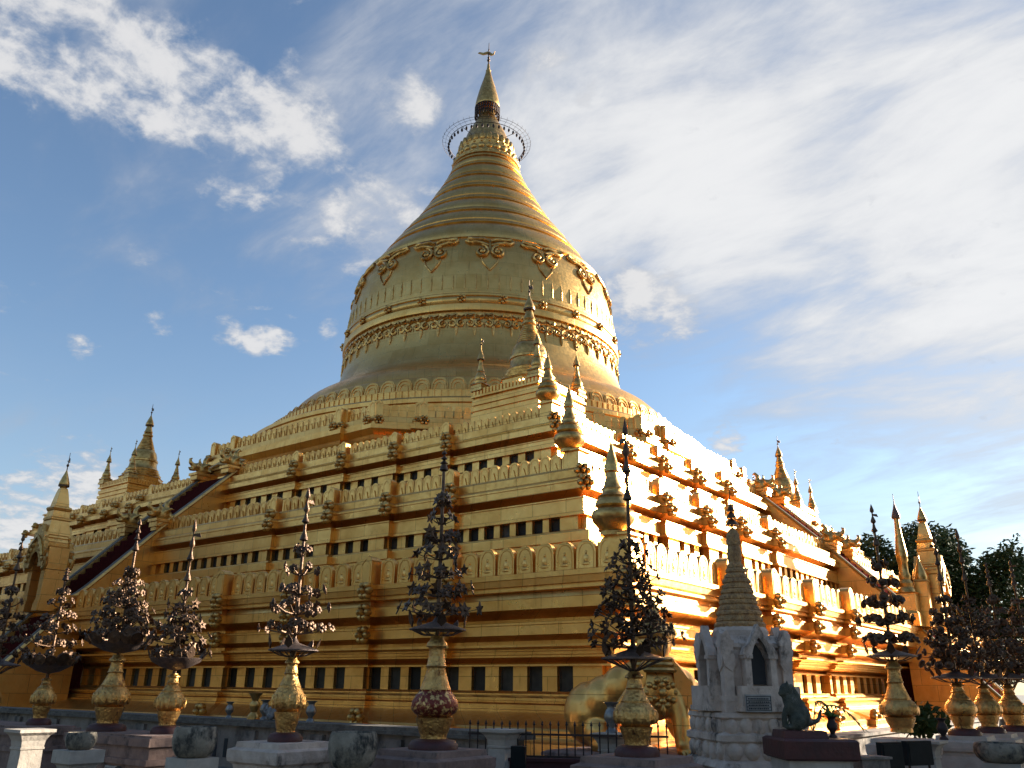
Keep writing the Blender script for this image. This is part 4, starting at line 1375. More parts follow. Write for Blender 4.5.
    if rng.random() < 0.6:
        f.prism([(0.0, z0 + L * 0.72), (0.14, z0 + L * 0.70), (0.11, z0 + L * 0.77), (0, z0 + L * 0.76)], -0.006, 0.006)
    f.build('finial', M['bronze'], root, 50)
    return root


flower_tree((28.29, -31.25), (0.85, 1.27, 1.80, 1.97, 2.17, 3.34, 3.94, 5.05), 0.40, 'sprig', 'metal flower tree with feathery reddish leaves in front of the lion guardian', 11, 0.44, 11, 0.15, tiers=8, bulb=0.26)
flower_tree((25.81, -32.11), (0.85, 1.34, 2.24, 2.34, 2.60, 4.08, 4.51, 4.80), 0.38, 'maple', 'tallest metal flower tree, dark star leaves above a peeling red and gold vase', 12, 0.40, 7, 0.19, vase_mat='gold_red', tiers=6, bulb=0.31)
flower_tree((23.34, -32.49), (0.85, 1.36, 1.98, 2.10, 2.40, 3.54, 3.69, 4.50), 0.36, 'rosette', 'metal flower tree of round blossoms on a bright ribbed golden vase', 13, 0.40, 8, 0.16, tiers=4, bulb=0.235)
flower_tree((20.46, -32.55), (0.85, 1.29, 1.76, 1.97, 2.12, 3.02, 3.26, 4.30), 0.42, 'maple', 'metal flower tree narrowing upwards, second left of the ribbed golden vase', 14, 0.42, 9, 0.17, tiers=5, bowl=True, bulb=0.235)
flower_tree((19.16, -32.84), (0.85, 1.34, 2.06, 2.24, 2.42, 3.44, 3.84, 4.40), 0.48, 'rosette', 'densest metal flower tree with a ring of round medallions along its bowl', 15, 0.50, 13, 0.15, tiers=6, bowl=True, bulb=0.30)
flower_tree((16.39, -32.65), (0.85, 1.29, 1.68, 1.92, 2.10, 3.32, 3.51, 3.75), 0.40, 'rosette', 'metal flower tree with wide-spaced blossoms in front of the left stairway foot', 16, 0.42, 7, 0.18, tiers=5, bowl=True, bulb=0.21)
flower_tree((14.52, -32.81), (0.85, 1.26, 1.71, 1.94, 2.21, 3.40, 3.82, 4.58), 0.43, 'rosette', 'metal flower tree cut off by the left edge of view', 17, 0.48, 7, 0.17, tiers=5, bulb=0.21)
flower_tree((29.63, -24.39), (0.85, 1.29, 2.11, 2.21, 2.50, 3.78, 4.14, 4.90), 0.42, 'disc', 'metal flower tree with flat tiers of dark discs right of the white shrine', 18, 0.40, 9, 0.19, tiers=4, bulb=0.32, red=False)
flower_tree((30.22, -22.30), (0.85, 1.29, 1.77, 1.88, 2.09, 3.30, 3.68, 4.58), 0.44, 'disc', 'dark metal flower tree of round leaves, first in the crowded row at right', 19, 0.48, 9, 0.19, tiers=6, bulb=0.28)
flower_tree((30.40, -20.72), (0.85, 1.28, 1.74, 1.90, 2.13, 3.42, 3.83, 4.92), 0.45, 'sprig', 'dark metal flower tree with the longest rod in the crowded row at right', 20, 0.50, 10, 0.18, tiers=7, bulb=0.27)
flower_tree((30.67, -19.49), (0.85, 1.27, 1.76, 1.92, 2.16, 3.51, 3.83, 4.33), 0.47, 'rosette', 'dark metal flower tree with round blossoms, third in the crowded row at right', 21, 0.52, 10, 0.18, tiers=6, bulb=0.28)
flower_tree((31.05, -18.71), (0.85, 1.27, 1.77, 1.93, 2.18, 3.56, 3.88, 4.44), 0.48, 'maple', 'metal flower tree cut off by the right edge of view', 22, 0.52, 10, 0.18, tiers=6, bulb=0.28)


def pedestal(loc, w, top, mat_, label, rz=0.0, grp='stone pedestals under the flower trees', style=0):
    r_ = empty('pedestal', (loc[0], loc[1], 0), rz, label, 'pedestal', grp)
    h = w / 2
    b = MB()
    b.lathe([(h * 1.05, 0), (h * 1.05, 0.2), (h * 0.92, 0.24), (h * 0.86, top - 0.34), (h * 0.88, top - 0.28)], square=True)
    b.build('shaft', mat_, r_)
    b = MB()
    b.lathe([(h * 0.88, top - 0.285), (h * 0.98, top - 0.25), (h * 1.0, top - 0.20), (h * 1.0, top - 0.10), (h * 0.86, top - 0.07), (h * 0.84, top)], square=True)
    b.build('cap', mat_, r_)
    return r_


pedestal((28.29, -31.25), 1.15, 0.85, M['pink'], 'pinkish square pedestal under the feathery flower tree by the lion')
pedestal((25.81, -32.11), 1.15, 0.85, M['pink'], 'pinkish stone pedestal under the red and gold vase')
pedestal((23.34, -32.49), 1.10, 0.85, M['whitedirty'], 'black-stained white pedestal under the ribbed golden vase')
pedestal((29.63, -24.39), 1.00, 0.85, M['whitedirty'], 'weathered pedestal under the flower tree with flat dark discs')
pedestal((30.22, -22.30), 1.00, 0.85, M['white'], 'white pedestal under the first tree of the crowded right row')
pedestal((30.40, -20.72), 0.95, 0.85, M['white'], 'white pedestal under the long-rod tree at right')
pedestal((30.67, -19.49), 0.95, 0.85, M['white'], 'white pedestal under the third tree of the right row')
pedestal((31.05, -18.71), 0.95, 0.85, M['white'], 'white pedestal at the right edge of view')
# the pinkish wall carrying the left trees
for (x0, x1, yc, lab) in ((18.55, 21.1, -32.7, 'pinkish plastered base with round holes under two flower trees at left'), (13.8, 17.1, -32.72, 'pinkish plastered base under the leftmost flower trees')):
    r_ = empty('tree_base', ((x0 + x1) / 2, yc, 0), 0, lab, 'base', 'plastered bases under the left trees')
    L = x1 - x0
    b = MB()
    b.box((0, 0, 0.22), (L, 1.0, 0.44)); b.box((0, 0, 0.48), (L + 0.08, 1.08, 0.08)); b.box((0, 0, 0.61), (L - 0.06, 0.94, 0.18)); b.box((0, 0, 0.76), (L + 0.04, 1.04, 0.12)); b.box((0, 0, 0.835), (L - 0.1, 0.9, 0.03))
    b.build('body', M['pink'], r_)
    for q in range(2):
        hx = -L / 2 + L * (0.22 + 0.5 * q)
        c = MB()
        c.lathe([(0.10, 0), (0.13, 0.02), (0.13, 0.035), (0.08, 0.035)], 14, Matrix.Translation((hx, -0.5, 0.28)) @ Matrix.Rotation(PI / 2, 4, 'X'))
        c.lathe([(0.085, 0.03), (0.08, 0.037)], 14, Matrix.Translation((hx, -0.5, 0.28)) @ Matrix.Rotation(PI / 2, 4, 'X'))
        c.build('hole', M['ink'], r_, 40)  # dark ring and disc painted as shade in a hole, nothing is cut
    if x0 > 18:
        c = MB(); c.box((0.35, -0.515, 0.24), (0.36, 0.03, 0.32)); PLT = c.build('plaque', M['plate'], r_)
        c = MB()
        rg_ = random.Random(5)
        for row in range(5):
            xx = 0.20
            while xx < 0.48:
                wd_ = rg_.uniform(0.012, 0.035)
                c.box((xx + wd_ / 2, -0.532, 0.36 - row * 0.055), (wd_, 0.006, 0.018)); xx += wd_ + 0.012
        c.build('lettering', M['ink'], PLT)

# ------------------------------------------------------------------ low wall round the pagoda, left side
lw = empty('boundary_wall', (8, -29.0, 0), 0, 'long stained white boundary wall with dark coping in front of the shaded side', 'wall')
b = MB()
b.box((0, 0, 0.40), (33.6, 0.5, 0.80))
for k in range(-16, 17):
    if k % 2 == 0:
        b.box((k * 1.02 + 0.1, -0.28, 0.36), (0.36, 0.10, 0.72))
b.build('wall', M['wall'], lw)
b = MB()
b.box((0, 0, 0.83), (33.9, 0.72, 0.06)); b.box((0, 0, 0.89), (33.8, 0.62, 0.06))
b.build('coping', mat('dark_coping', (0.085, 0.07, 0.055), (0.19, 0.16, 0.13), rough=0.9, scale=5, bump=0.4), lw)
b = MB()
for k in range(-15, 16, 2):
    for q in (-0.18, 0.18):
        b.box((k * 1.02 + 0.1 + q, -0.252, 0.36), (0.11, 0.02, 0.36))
b.build('opening', M['ink'], lw)  # dark slabs on the wall face stand in for shaded openings
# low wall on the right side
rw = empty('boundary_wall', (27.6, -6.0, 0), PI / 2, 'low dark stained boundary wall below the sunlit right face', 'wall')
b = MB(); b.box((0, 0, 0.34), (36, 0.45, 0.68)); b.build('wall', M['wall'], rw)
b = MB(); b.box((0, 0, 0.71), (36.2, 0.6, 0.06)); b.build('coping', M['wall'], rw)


# ------------------------------------------------------------------ white columns and stone bowls
def column(loc, w, top, label, square_cap=False):
    r_ = empty('white_column', (loc[0], loc[1], 0), R(0), label, 'column', 'white plaster columns in front of the pagoda')
    h = w / 2
    b = MB()
    b.lathe([(h * 0.80, 0), (h * 0.80, 0.12), (h * 0.66, 0.16), (h * 0.60, top - 0.27), (h * 0.66, top - 0.26), (h * 0.66, top - 0.235), (h * 0.62, top - 0.23)], square=True)
    b.build('shaft', M['white'], r_)
    b = MB()
    if square_cap:
        b.lathe([(h * 0.7, top - 0.232), (h * 0.8, top - 0.18), (h, top - 0.15), (h, top)], square=True)
    else:
        b.lathe([(h * 0.62, top - 0.232), (h * 0.66, top - 0.15), (h * 0.80, top - 0.08), (h * 0.98, top - 0.045), (h, top - 0.04), (h, top)], square=True)
    b.build('capital', M['white'], r_)
    return r_


column((20.4, -34.65), 0.50, 0.975, 'white column with flared capital, leftmost in view')
column((21.98, -34.72), 0.46, 0.78, 'short white column carrying the small black-mottled bowl', True)
column((24.30, -34.58), 0.42, 0.80, 'white column carrying the large mottled stone bowl', True)
column((25.60, -33.30), 0.46, 0.68, 'white column carrying the dark mossy bowl', True)
column((25.16, -29.80), 0.52, 1.0, 'white column with flared capital at the left end of the iron fence')
column((26.38, -28.60), 0.50, 0.95, 'white column with flared capital bearing a silver vase')
column((30.10, -25.10), 0.62, 0.87, 'white column with flared capital at right, below the disc tree')
column((31.02, -23.85), 0.56, 0.52, 'low white column carrying the wide stone bowl at far right', True)


def bowl(loc, r, h, label, mt='bowl'):
    b = MB()
    b.lathe([(r * 0.62, 0), (r * 0.78, h * 0.06), (r * 0.92, h * 0.25), (r * 1.0, h * 0.5), (r * 1.0, h * 0.72), (r * 0.95, h * 0.92), (r * 0.90, h), (r * 0.80, h * 0.99), (r * 0.74, h * 0.85), (r * 0.6, h * 0.7)], 32)
    o = b.build('stone_bowl', M[mt], None, 50, loc)
    return tag(o, label, 'bowl', 'round stone bowls on columns')


bowl((21.98, -34.72, 0.782), 0.19, 0.21, 'small stone bowl mottled black, on the short white column at left')
bowl((24.30, -34.58, 0.802), 0.25, 0.33, 'large pale mottled stone bowl between two flower trees at left')
bowl((25.60, -33.30, 0.682), 0.29, 0.40, 'dark mossy round stone bowl left of the red and gold vase')
bowl((31.02, -23.85, 0.522), 0.42, 0.30, 'wide shallow stone bowl at the far right')


# ------------------------------------------------------------------ small things on the walls
def small_vase(loc, k, mt, label, plant=False, group='small vases on walls and columns'):
    r_ = empty('small_vase', loc, 0, label, 'vase', group)
    b = MB()
    b.lathe([(0.09 * k, 0), (0.085 * k, 0.03 * k), (0.045 * k, 0.07 * k), (0.05 * k, 0.10 * k), (0.10 * k, 0.17 * k), (0.11 * k, 0.22 * k), (0.085 * k, 0.29 * k), (0.06 * k, 0.33 * k), (0.07 * k, 0.37 * k), (0.12 * k, 0.41 * k), (0.10 * k, 0.405 * k), (0.05 * k, 0.36 * k)], 18)
    b.build('body', M[mt], r_, 50)
    if plant:
        p = MB(); rg_ = random.Random(int(loc[0] * 100))
        for q in range(26):
            a = rg_.uniform(0, 2 * PI); e = rg_.uniform(0.2, 1.3); l = rg_.uniform(0.14, 0.30) * k
            d = Vector((math.cos(a) * math.cos(e), math.sin(a) * math.cos(e), math.sin(e)))
            o = Vector((0, 0, 0.38 * k)); s_ = d.orthogonal().normalized() * 0.025 * k
            p.add([o, o + d * l * 0.5 + s_, o + d * l + Vector((0, 0, -0.04)), o + d * l * 0.5 - s_], [(0, 1, 2, 3)])
        p.build('plant', M['plant'], r_)
    return r_


small_vase((18.30, -29.0, 0.92), 0.95, 'silver', 'silver vase on the boundary wall left of the densest flower tree')
small_vase((19.75, -29.0, 0.92), 0.95, 'silver', 'silver vase on the boundary wall just right of the densest flower tree')
small_vase((17.10, -29.0, 0.92), 0.8, 'silver', 'silver vase farthest left on the boundary wall')
small_vase((22.75, -29.0, 0.92), 1.0, 'silver', 'silver vase with green leaves on the wall left of the peeling vase', True)
small_vase((26.38, -28.60, 0.951), 1.1, 'silver', 'silver vase standing on the white column by the lion guardian')
small_vase((30.35, -24.75, 0.871), 0.8, 'iron', 'dark vase standing on the white column at right')

gv = empty('goblet', (16.9, -29.0, 0.92), 0, 'gilded goblet on the boundary wall left of the large mottled bowl', 'goblet')
b = MB(); b.lathe([(0.13, 0), (0.12, 0.08), (0.06, 0.14), (0.10, 0.24), (0.11, 0.30), (0.06, 0.36), (0.08, 0.42), (0.15, 0.52), (0.14, 0.515), (0.07, 0.44)], 18); b.build('body', M['gold_orn'], gv, 50)
gv.location = (17.95, -29.0, 0.92)
gl = empty('grey_lion', (18.75, -29.0, 0.92), R(200), 'little grey crouching lion figure on the boundary wall', 'figurine')
b = MB()
b.sphere((0, 0, 0.13), (0.24, 0.10, 0.10), 12, 8); b.sphere((0.16, 0, 0.14), (0.13, 0.11, 0.13), 10, 8)
b.sphere((-0.26, 0, 0.25), (0.11, 0.09, 0.11), 10, 8); b.tube([(-0.12, 0, 0.16), (-0.24, 0, 0.24)], 0.09, 8); b.sphere((-0.36, 0, 0.22), (0.05, 0.05, 0.04), 8, 6)
for q in (-1, 1):
    b.tube([(-0.16, 0.07 * q, 0.12), (-0.30, 0.08 * q, 0.03), (-0.38, 0.08 * q, 0.025)], [0.045, 0.035, 0.03], 6)
    b.tube([(0.18, 0.10 * q, 0.08), (0.05, 0.13 * q, 0.03)], [0.06, 0.035], 6)
    b.sphere((-0.24, 0.07 * q, 0.35), 0.03, 6, 4)
b.tube([(0.28, 0, 0.12), (0.36, 0, 0.2), (0.30, 0, 0.32)], [0.03, 0.025, 0.03], 6)
remeshed(b, 'body', M['grey'], 0.018, 3, gl)

# ------------------------------------------------------------------ iron fence, red wall, little cabinet
fe = empty('iron_fence', (26.0, -29.3, 0), math.atan2(0.95, 1.75), 'thin dark iron fence in front of the near corner', 'fence')
b = MB()
for k in range(25):
    x = -1.5 + k * 0.125
    b.tube([(x, 0, 0.5), (x, 0, 1.06 if k % 3 else 1.1)], 0.011, 5)
    b.lathe([(0.018, 1.06), (0.02, 1.075), (0.002, 1.13)], 6, Matrix.Translation((x, 0, 0)))
b.build('bar', M['iron'], fe)
b = MB()
for z in (0.62, 0.93): b.box((0, 0, z), (3.05, 0.03, 0.03))
b.build('rail', M['iron'], fe)
rw2 = tag(MB().box((0, 0, 0.28), (3.2, 0.3, 0.56)).box((0, 0, 0.585), (3.26, 0.36, 0.045)).build('red_wall', mat('dark_red_plaster', (0.075, 0.016, 0.016), (0.045, 0.012, 0.012), rough=0.8, scale=4, bump=0.2), None, None, (26.0, -29.3, 0)), 'low dark red wall under the iron fence', 'wall')
rw2.rotation_euler = (0, 0, math.atan2(0.95, 1.75))
bx = empty('black_cabinet', (25.72, -30.15, 0), R(30), 'small black metal cabinet fixed beside the white column at the fence', 'cabinet')
b = MB(); b.box((0, 0, 0.40), (0.21, 0.18, 0.80)); b.build('case', M['black'], bx)
b = MB(); b.box((0, -0.095, 0.42), (0.17, 0.012, 0.70)); b.box((0.06, -0.106, 0.45), (0.012, 0.012, 0.06)); b.build('door', M['black'], bx)

# ------------------------------------------------------------------ old white shrine with worn gilt spire
sh = empty('white_shrine', (28.53, -28.42, 0), R(46), 'weathered white plaster shrine with a worn ringed spire and dark niche', 'shrine')
# local -y is the niche front
b = MB()
b.lathe([(0.86, 0), (0.86, 0.32), (0.80, 0.36), (0.78, 0.62), (0.84, 0.66), (0.80, 0.72), (0.74, 0.76)], square=True)
b.lathe([(0.73, 0.76), (0.72, 0.98), (0.77, 1.02), (0.77, 1.10), (0.70, 1.14), (0.69, 1.30), (0.74, 1.34), (0.72, 1.40)], square=True)
rs = random.Random(3)
for k in range(4):       # rough lotus lumps round the foot
    m = Matrix.Rotation(k * PI / 2, 4, 'Z')
    for row, (zz, yy, n_) in enumerate(((0.50, 0.80, 5), (0.88, 0.72, 5), (1.22, 0.69, 6))):
        for q in range(n_):
            x = -yy + (q + 0.5) * 2 * yy / n_
            b.sphere((x + rs.uniform(-.02, .02), -yy, zz + rs.uniform(-0.02, 0.02)), (yy / n_ * 0.95, 0.075, 0.13), 8, 5, m)
b.build('base', M['whitedirty'], sh, 45)
b = MB()
b.lathe([(0.60, 1.40), (0.60, 1.56), (0.52, 1.62), (0.50, 2.30), (0.54, 2.34), (0.54, 2.40), (0.48, 2.44), (0.44, 2.52)], square=True)
for sx, sy in ((-1, -1), (1, -1), (1, 1), (-1, 1)):
    b.box((sx * 0.50, sy * 0.50, 1.98), (0.16, 0.16, 0.80)); b.box((sx * 0.50, sy * 0.50, 2.40), (0.22, 0.22, 0.07)); b.box((sx * 0.50, sy * 0.50, 2.26), (0.20, 0.20, 0.05)); b.box((sx * 0.5, sy * 0.5, 1.6), (0.22, 0.22, 0.08))
b.lathe([(0.46, 2.50), (0.46, 2.60), (0.42, 2.66)], 20)
b.build('body', M['whitedirty'], sh, 30)
for k in range(4):
    m = Matrix.Rotation(k * PI / 2, 4, 'Z')
    b = MB()
    for s_ in (-1, 1):
        b.box((s_ * 0.21, -0.60, 1.90), (0.10, 0.20, 0.60), 0, m); b.box((s_ * 0.21, -0.60, 2.20), (0.15, 0.24, 0.06), 0, m)
        b.prism([(s_ * x, z) for x, z in ((0.44, 1.98), (0.56, 2.06), (0.62, 2.28), (0.58, 2.52), (0.49, 2.60), (0.42, 2.44), (0.38, 2.1))][::s_], -0.60, -0.46, m)
    b.prism([(-0.30, 2.22), (-0.14, 2.22), (-0.09, 2.36), (0.0, 2.48), (0.09, 2.36), (0.14, 2.22), (0.30, 2.22), (0.25, 2.33), (0.16, 2.40), (0.09, 2.52), (0.0, 2.68), (-0.09, 2.52), (-0.16, 2.40), (-0.25, 2.33)], -0.70, -0.56, m)
    b.box((0, -0.66, 1.60), (0.78, 0.24, 0.36), 0, m); b.box((0, -0.68, 1.46), (0.86, 0.24, 0.07), 0, m)
    a = b.build('niche_porch', M['whitedirty'], sh, 30)
    b = MB()
    b.prism([(-0.13, 1.80), (0.13, 1.80), (0.13, 2.14), (0.08, 2.28), (0.0, 2.38), (-0.08, 2.28), (-0.13, 2.14)], -0.56, -0.50, m)
    b.build('niche', M['ink'], a)  # dark panel painted as the shade inside the niche
b = MB()
pr = [(0.52, 2.64), (0.54, 2.70), (0.50, 2.74)]
for k in range(11):
    t = k / 10
    r = 0.48 * (1 - t) ** 0.85 + 0.155 * t + (0.012 if k % 3 == 1 else -0.006); z = 2.74 + 0.085 * k + (0.012 if k % 2 else 0)
    pr += [(r - 0.015, z), (r + 0.012, z + 0.02), (r + 0.008, z + 0.055), (r - 0.02, z + 0.08)]
pr += [(0.13, 3.70), (0.15, 3.74), (0.15, 3.90), (0.13, 3.96), (0.155, 4.0), (0.14, 4.14), (0.09, 4.22), (0.03, 4.26)]
b.lathe(pr, 24)
o_ = b.build('spire', M['spire_old'], sh, 40)
o_.scale = (0.80, 0.80, 1.0)
b = MB()
b.tube([(0, 0, 4.2), (0, 0, 4.95)], [0.018, 0.008], 5)
for zz, rr in ((4.30, 0.12), (4.42, 0.095), (4.54, 0.07)):
    b.lathe([(rr, zz), (rr * 0.9, zz + 0.03), (rr * 0.4, zz + 0.09), (0.02, zz + 0.11)], 12)
b.build('finial', M['bronze'], sh, 40)
b = MB()
b.box((0.05, -0.812, 1.44), (0.42, 0.03, 0.24))
PLQ = b.build('plaque', M['plate'], sh)
PLQ.location = (-0.20, 0.0, 0.10)
b = MB()
for z in (1.345, 1.39, 1.435, 1.48, 1.535):
    b.box((0.05, -0.830, z), (0.40, 0.006, 0.008))
rs = random.Random(8)
for row in range(4):
    x = -0.12
    while x < 0.21:
        w = rs.uniform(0.012, 0.03)
        b.box((x + w / 2, -0.830, 1.367 + 0.045 * row), (w, 0.006, 0.018)); x += w + 0.01
for x in (-0.15, 0.25): b.box((x, -0.830, 1.44), (0.008, 0.006, 0.2))
b.build('lettering', M['ink'], PLQ)
sh.scale = (0.88, 0.88, 0.93)

# ------------------------------------------------------------------ red topped altar with a green statue
AL = (29.80, -29.62)
al = empty('altar', (AL[0], AL[1], 0), R(37), 'white altar with a dark red top beside the weathered shrine', 'altar')
b = MB(); b.lathe([(0.5, 0), (0.5, 0.2), (0.42, 0.26), (0.42, 0.68)], square=True); b.lathe([(0.44, 0.40), (0.46, 0.43), (0.44, 0.46)], square=True); b.build('base', M['white'], al)
b = MB(); b.lathe([(0.46, 0.681), (0.50, 0.70), (0.50, 0.86), (0.46, 0.88)], square=True); b.lathe([(0.30, 0.88), (0.28, 0.95)], square=True, m=Matrix.Translation((-0.12, 0, 0))); b.build('red_top', M['red'], al)
al.scale = (0.9, 0.9, 1.2)
gs = empty('green_statue', (AL[0] - 0.10, AL[1] - 0.08, 1.142), R(20), 'crouching mossy green stone beast on the red topped altar', 'statue')
b = MB()
b.sphere((0.05, 0, 0.20), (0.20, 0.16, 0.20), 12, 8); b.tube([(0.0, 0, 0.25), (-0.10, -0.02, 0.48)], [0.16, 0.12], 10); b.sphere((-0.13, -0.03, 0.56), (0.12, 0.11, 0.13), 10, 8)
b.sphere((-0.21, -0.08, 0.53), (0.06, 0.06, 0.05), 8, 6)
for q in (-1, 1):
    b.tube([(-0.10, 0.09 * q, 0.40), (-0.20, 0.12 * q, 0.20), (-0.20, 0.12 * q, 0.04)], [0.06, 0.05, 0.05], 8)
    b.sphere((0.02, 0.14 * q, 0.12), (0.14, 0.07, 0.13), 8, 6); b.sphere((-0.12, 0.15 * q, 0.04), (0.10, 0.05, 0.04), 8, 5)
    b.sphere((-0.10, 0.09 * q, 0.67), (0.03, 0.03, 0.06), 6, 5)
b.tube([(0.2, 0, 0.1), (0.36, 0, 0.14), (0.42, 0, 0.3)], [0.06, 0.04, 0.03], 6)
b.tube([(-0.06, 0, 0.66), (0.05, 0, 0.50), (0.12, 0, 0.36)], [0.05, 0.05, 0.04], 6)
remeshed(b, 'body', M['greenstone'], 0.02, 3, gs)
gs.scale = (0.72, 0.72, 0.80)
pp = empty('palm_spray', (AL[0] + 0.02, AL[1] + 0.12, 1.055), R(0), 'drooping green palm leaf beside the green stone beast', 'plant')
b = MB()
rs = random.Random(2)
for f_ in range(3):
    d = Vector((0.80, 0.6, 0)) if f_ == 0 else Vector((rs.uniform(-1, 1), rs.uniform(-1, 1), 0)).normalized()
    pts = [Vector((0, 0, 0.05)) + d * (0.62 * t) * (1 if f_ == 0 else 0.5) + Vector((0, 0, 0.62 * t - 0.75 * t * t + (0.25 if f_ else 0.2) * min(1, t * 4))) for t in [k / 12 for k in range(13)]]
    b.tube(pts, 0.008, 4)
    for k in range(2, 13):
        p = pts[k]; n_ = d.cross(Vector((0, 0, 1)))
        for q in (-1, 1):
            e = p + n_ * q * 0.10 + d * 0.07 - Vector((0, 0, 0.07)); s_ = d * 0.014
            b.add([p - s_, p + s_, e], [(0, 1, 2)])
b.build('frond', M['plant'], pp)
small_vase((AL[0] + 0.25, AL[1] + 0.17, 1.058), 0.6, 'iron', 'dark vase with a green plant at the right end of the altar', True)

# black covered frames right of the altar
for x, y, w, h, lab in ((30.00, -26.75, 0.42, 0.36, 'left one of two black covered boards below the disc tree'), (30.22, -26.05, 0.52, 0.34, 'right one of two black covered boards below the disc tree')):
    r_ = empty('covered_board', (x, y, 0), R(62), lab, 'board', 'black boards')
    b = MB(); b.box((0, 0, 0.90 - h / 2), (w, 0.10, h)); b.build('board', M['black'], r_)
    b = MB(); b.box((0, -0.055, 0.90 - h / 2), (w - 0.06, 0.012, h - 0.06)); b.build('panel', M['black'], r_)
    for s_ in (-1, 1):
        b = MB(); b.tube([(s_ * w * 0.4, 0, 0), (s_ * w * 0.4, 0, 0.9 - h)], 0.02, 6); b.build('leg', M['iron'], r_)
tb = tag(MB().box((0, 0, 0.72), (0.5, 0.4, 0.03)).box((0, 0, 0.35), (0.44, 0.34, 0.70)).build('side_table', M['wall'], None, None, (29.85, -27.35, 0)), 'small grey table between the altar and the black boards', 'table')
tb.rotation_euler = (0, 0, R(50))
# potted shrub low on the right
ps = empty('potted_shrub', (28.9, -19.6, 0), 0, 'dark green potted shrub in front of the right wall behind the tree row', 'plant')
b = MB(); b.lathe([(0.22, 0), (0.30, 0.4), (0.34, 0.45), (0.28, 0.44)], 18); b.build('pot', M['grey'], ps, 40)
b = MB(); rs = random.Random(4)
for q in range(420):
    v = Vector((rs.gauss(0, 1), rs.gauss(0, 1), rs.gauss(0, 1))).normalized() * rs.uniform(0.3, 1)
    p = Vector((v.x * 0.55, v.y * 0.55, 1.0 + v.z * 0.40)); n_ = Vector((rs.gauss(0, 1), rs.gauss(0, 1), rs.gauss(0, 1))).normalized() * 0.09; o_ = n_.orthogonal().normalized() * 0.05
    b.add([p - n_, p + o_, p + n_, p - o_], [(0, 1, 2, 3)])
b.tube([(0, 0, 0.4), (0, 0, 1.0)], 0.04, 6)
b.build('foliage', M['leaf'], ps)

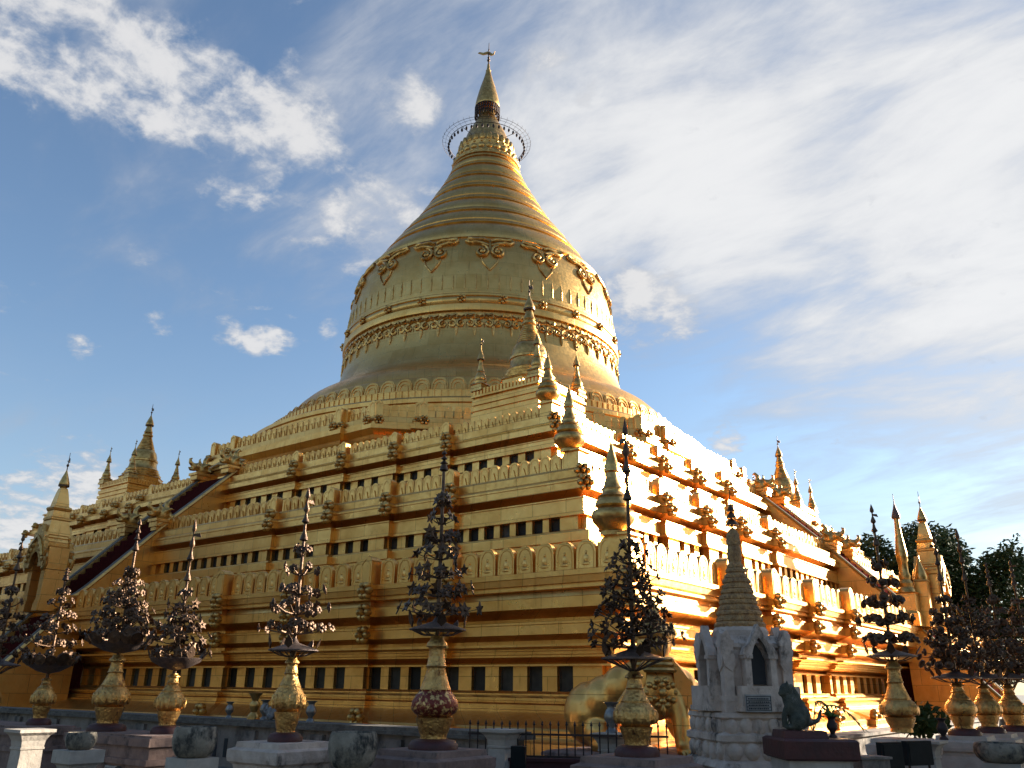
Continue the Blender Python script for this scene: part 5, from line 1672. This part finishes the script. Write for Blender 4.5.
# ------------------------------------------------------------------ trees
def tree_parts(seed, height, spread, trunk_h, leaves, leaf=0.30):
    rg = random.Random(seed)
    tr = MB(); tips = []
    tr.tube([(0, 0, 0), (0.1, 0.05, trunk_h * 0.5), (0.0, 0.1, trunk_h)], [0.42, 0.32, 0.26], 10)
    for k in range(9):
        a = 2 * PI * k / 9 + rg.uniform(-.3, .3)
        l = spread * rg.uniform(0.45, 0.95); zt = trunk_h + (height - trunk_h) * rg.uniform(0.15, 0.85)
        if k > 6: l *= 0.3; zt = height * 0.92
        p1 = Vector((l * 0.45 * math.cos(a), l * 0.45 * math.sin(a), trunk_h + (zt - trunk_h) * 0.55)); p2 = Vector((l * math.cos(a), l * math.sin(a), zt))
        tr.tube([(0, 0.08, trunk_h * rg.uniform(0.75, 1.0)), p1, p2], [0.17, 0.10, 0.03], 7)
        tips.append(p2); tips.append((p1 + p2) / 2)
        for j in range(3):
            q = p2 + Vector((rg.uniform(-1, 1), rg.uniform(-1, 1), rg.uniform(-.6, .8))) * spread * 0.34
            tr.tube([(p1 + p2) / 2, q], [0.05, 0.015], 5); tips.append(q)
    cr_ = MB()
    n = leaves // len(tips)
    for t in tips:
        rr = spread * rg.uniform(0.20, 0.36)
        for _ in range(int(n * rg.uniform(0.7, 1.3))):
            v = Vector((rg.gauss(0, 1), rg.gauss(0, 1), rg.gauss(0, 0.7)))
            v = v.normalized() * rr * rg.uniform(0.25, 1.0) ** 0.6
            p = t + v
            d = Vector((rg.gauss(0, 1), rg.gauss(0, 1), rg.gauss(0, 0.6))).normalized() * leaf * rg.uniform(0.6, 1.2)
            o = d.orthogonal().normalized() * leaf * 0.42
            cr_.add([p - d * 0.5, p + o * 0.6, p + d * 0.6, p - o * 0.6], [(0, 1, 2, 3)])
    return tr.mesh('trunk', M['bark'], 50), cr_.mesh('crown', M['leaf'])


TP = [tree_parts(1, 11.5, 5.4, 3.2, 30000, 0.40), tree_parts(2, 12.0, 6.0, 3.4, 28000, 0.40), tree_parts(3, 12.5, 5.0, 4.0, 20000, 0.36)]


def tree(k, loc, rz, sc, label, group='dark leafy trees beyond the pagoda'):
    r_ = empty('leafy_tree', loc, rz, label, 'tree', group)
    r_.scale = (sc, sc, sc)
    put(TP[k][0], 'trunk', r_, (0, 0, 0)); put(TP[k][1], 'crown', r_, (0, 0, 0))
    return r_


tree(0, (20.4, 26.0, 0), 0.3, 1.04, 'broad dark tree rising directly behind the right gateway')
tree(1, (24.6, 24.5, 0), 1.7, 0.54, 'lower dark tree behind the crowded row of flower trees')
tree(0, (29.4, 22.0, 0), 2.9, 0.42, 'small dark tree at the right edge behind the flower tree rods')
tree(1, (34.0, 19.0, 0), 4.1, 0.42, 'leafy tree just past the right edge of view')
for k, x, y, rz, sc in ((2, 38.6, -13.5, 0.5, 0.98), (1, 44.5, -17.5, 2.0, 1.0), (2, 39.8, -6.5, 3.3, 1.0), (1, 45.5, -4.0, 3.9, 1.12), (0, 49.5, -12.0, 1.2, 1.05)):
    tree(k, (x, y, 0), rz, sc, 'tall shade tree standing outside the right edge of view', 'shade trees right of the view')

for k, x, y, rz, sc in ((0, -26, -38, 0.9, 1.05), (1, -40, -40, 2.2, 1.15), (2, -14, -50, 3.1, 1.0), (1, -3, -54, 4.4, 0.95), (1, -6, -66, 0.2, 1.1), (0, 8, -72, 1.0, 1.15), (2, 22, -74, 2.0, 1.1), (1, 36, -72, 3.0, 1.15), (0, 50, -66, 4.0, 1.1), (1, 60, -54, 5.0, 1.1), (2, 64, -40, 0.8, 1.1), (0, -20, -60, 2.5, 1.05), (1, -32, -50, 1.5, 1.1)):  # unseen trees added to darken what the lower gold walls and vases reflect
    tree(k, (x, y, 0), rz, sc, 'leafy temple yard tree standing behind the viewer, outside the view', 'temple yard trees behind the viewer')
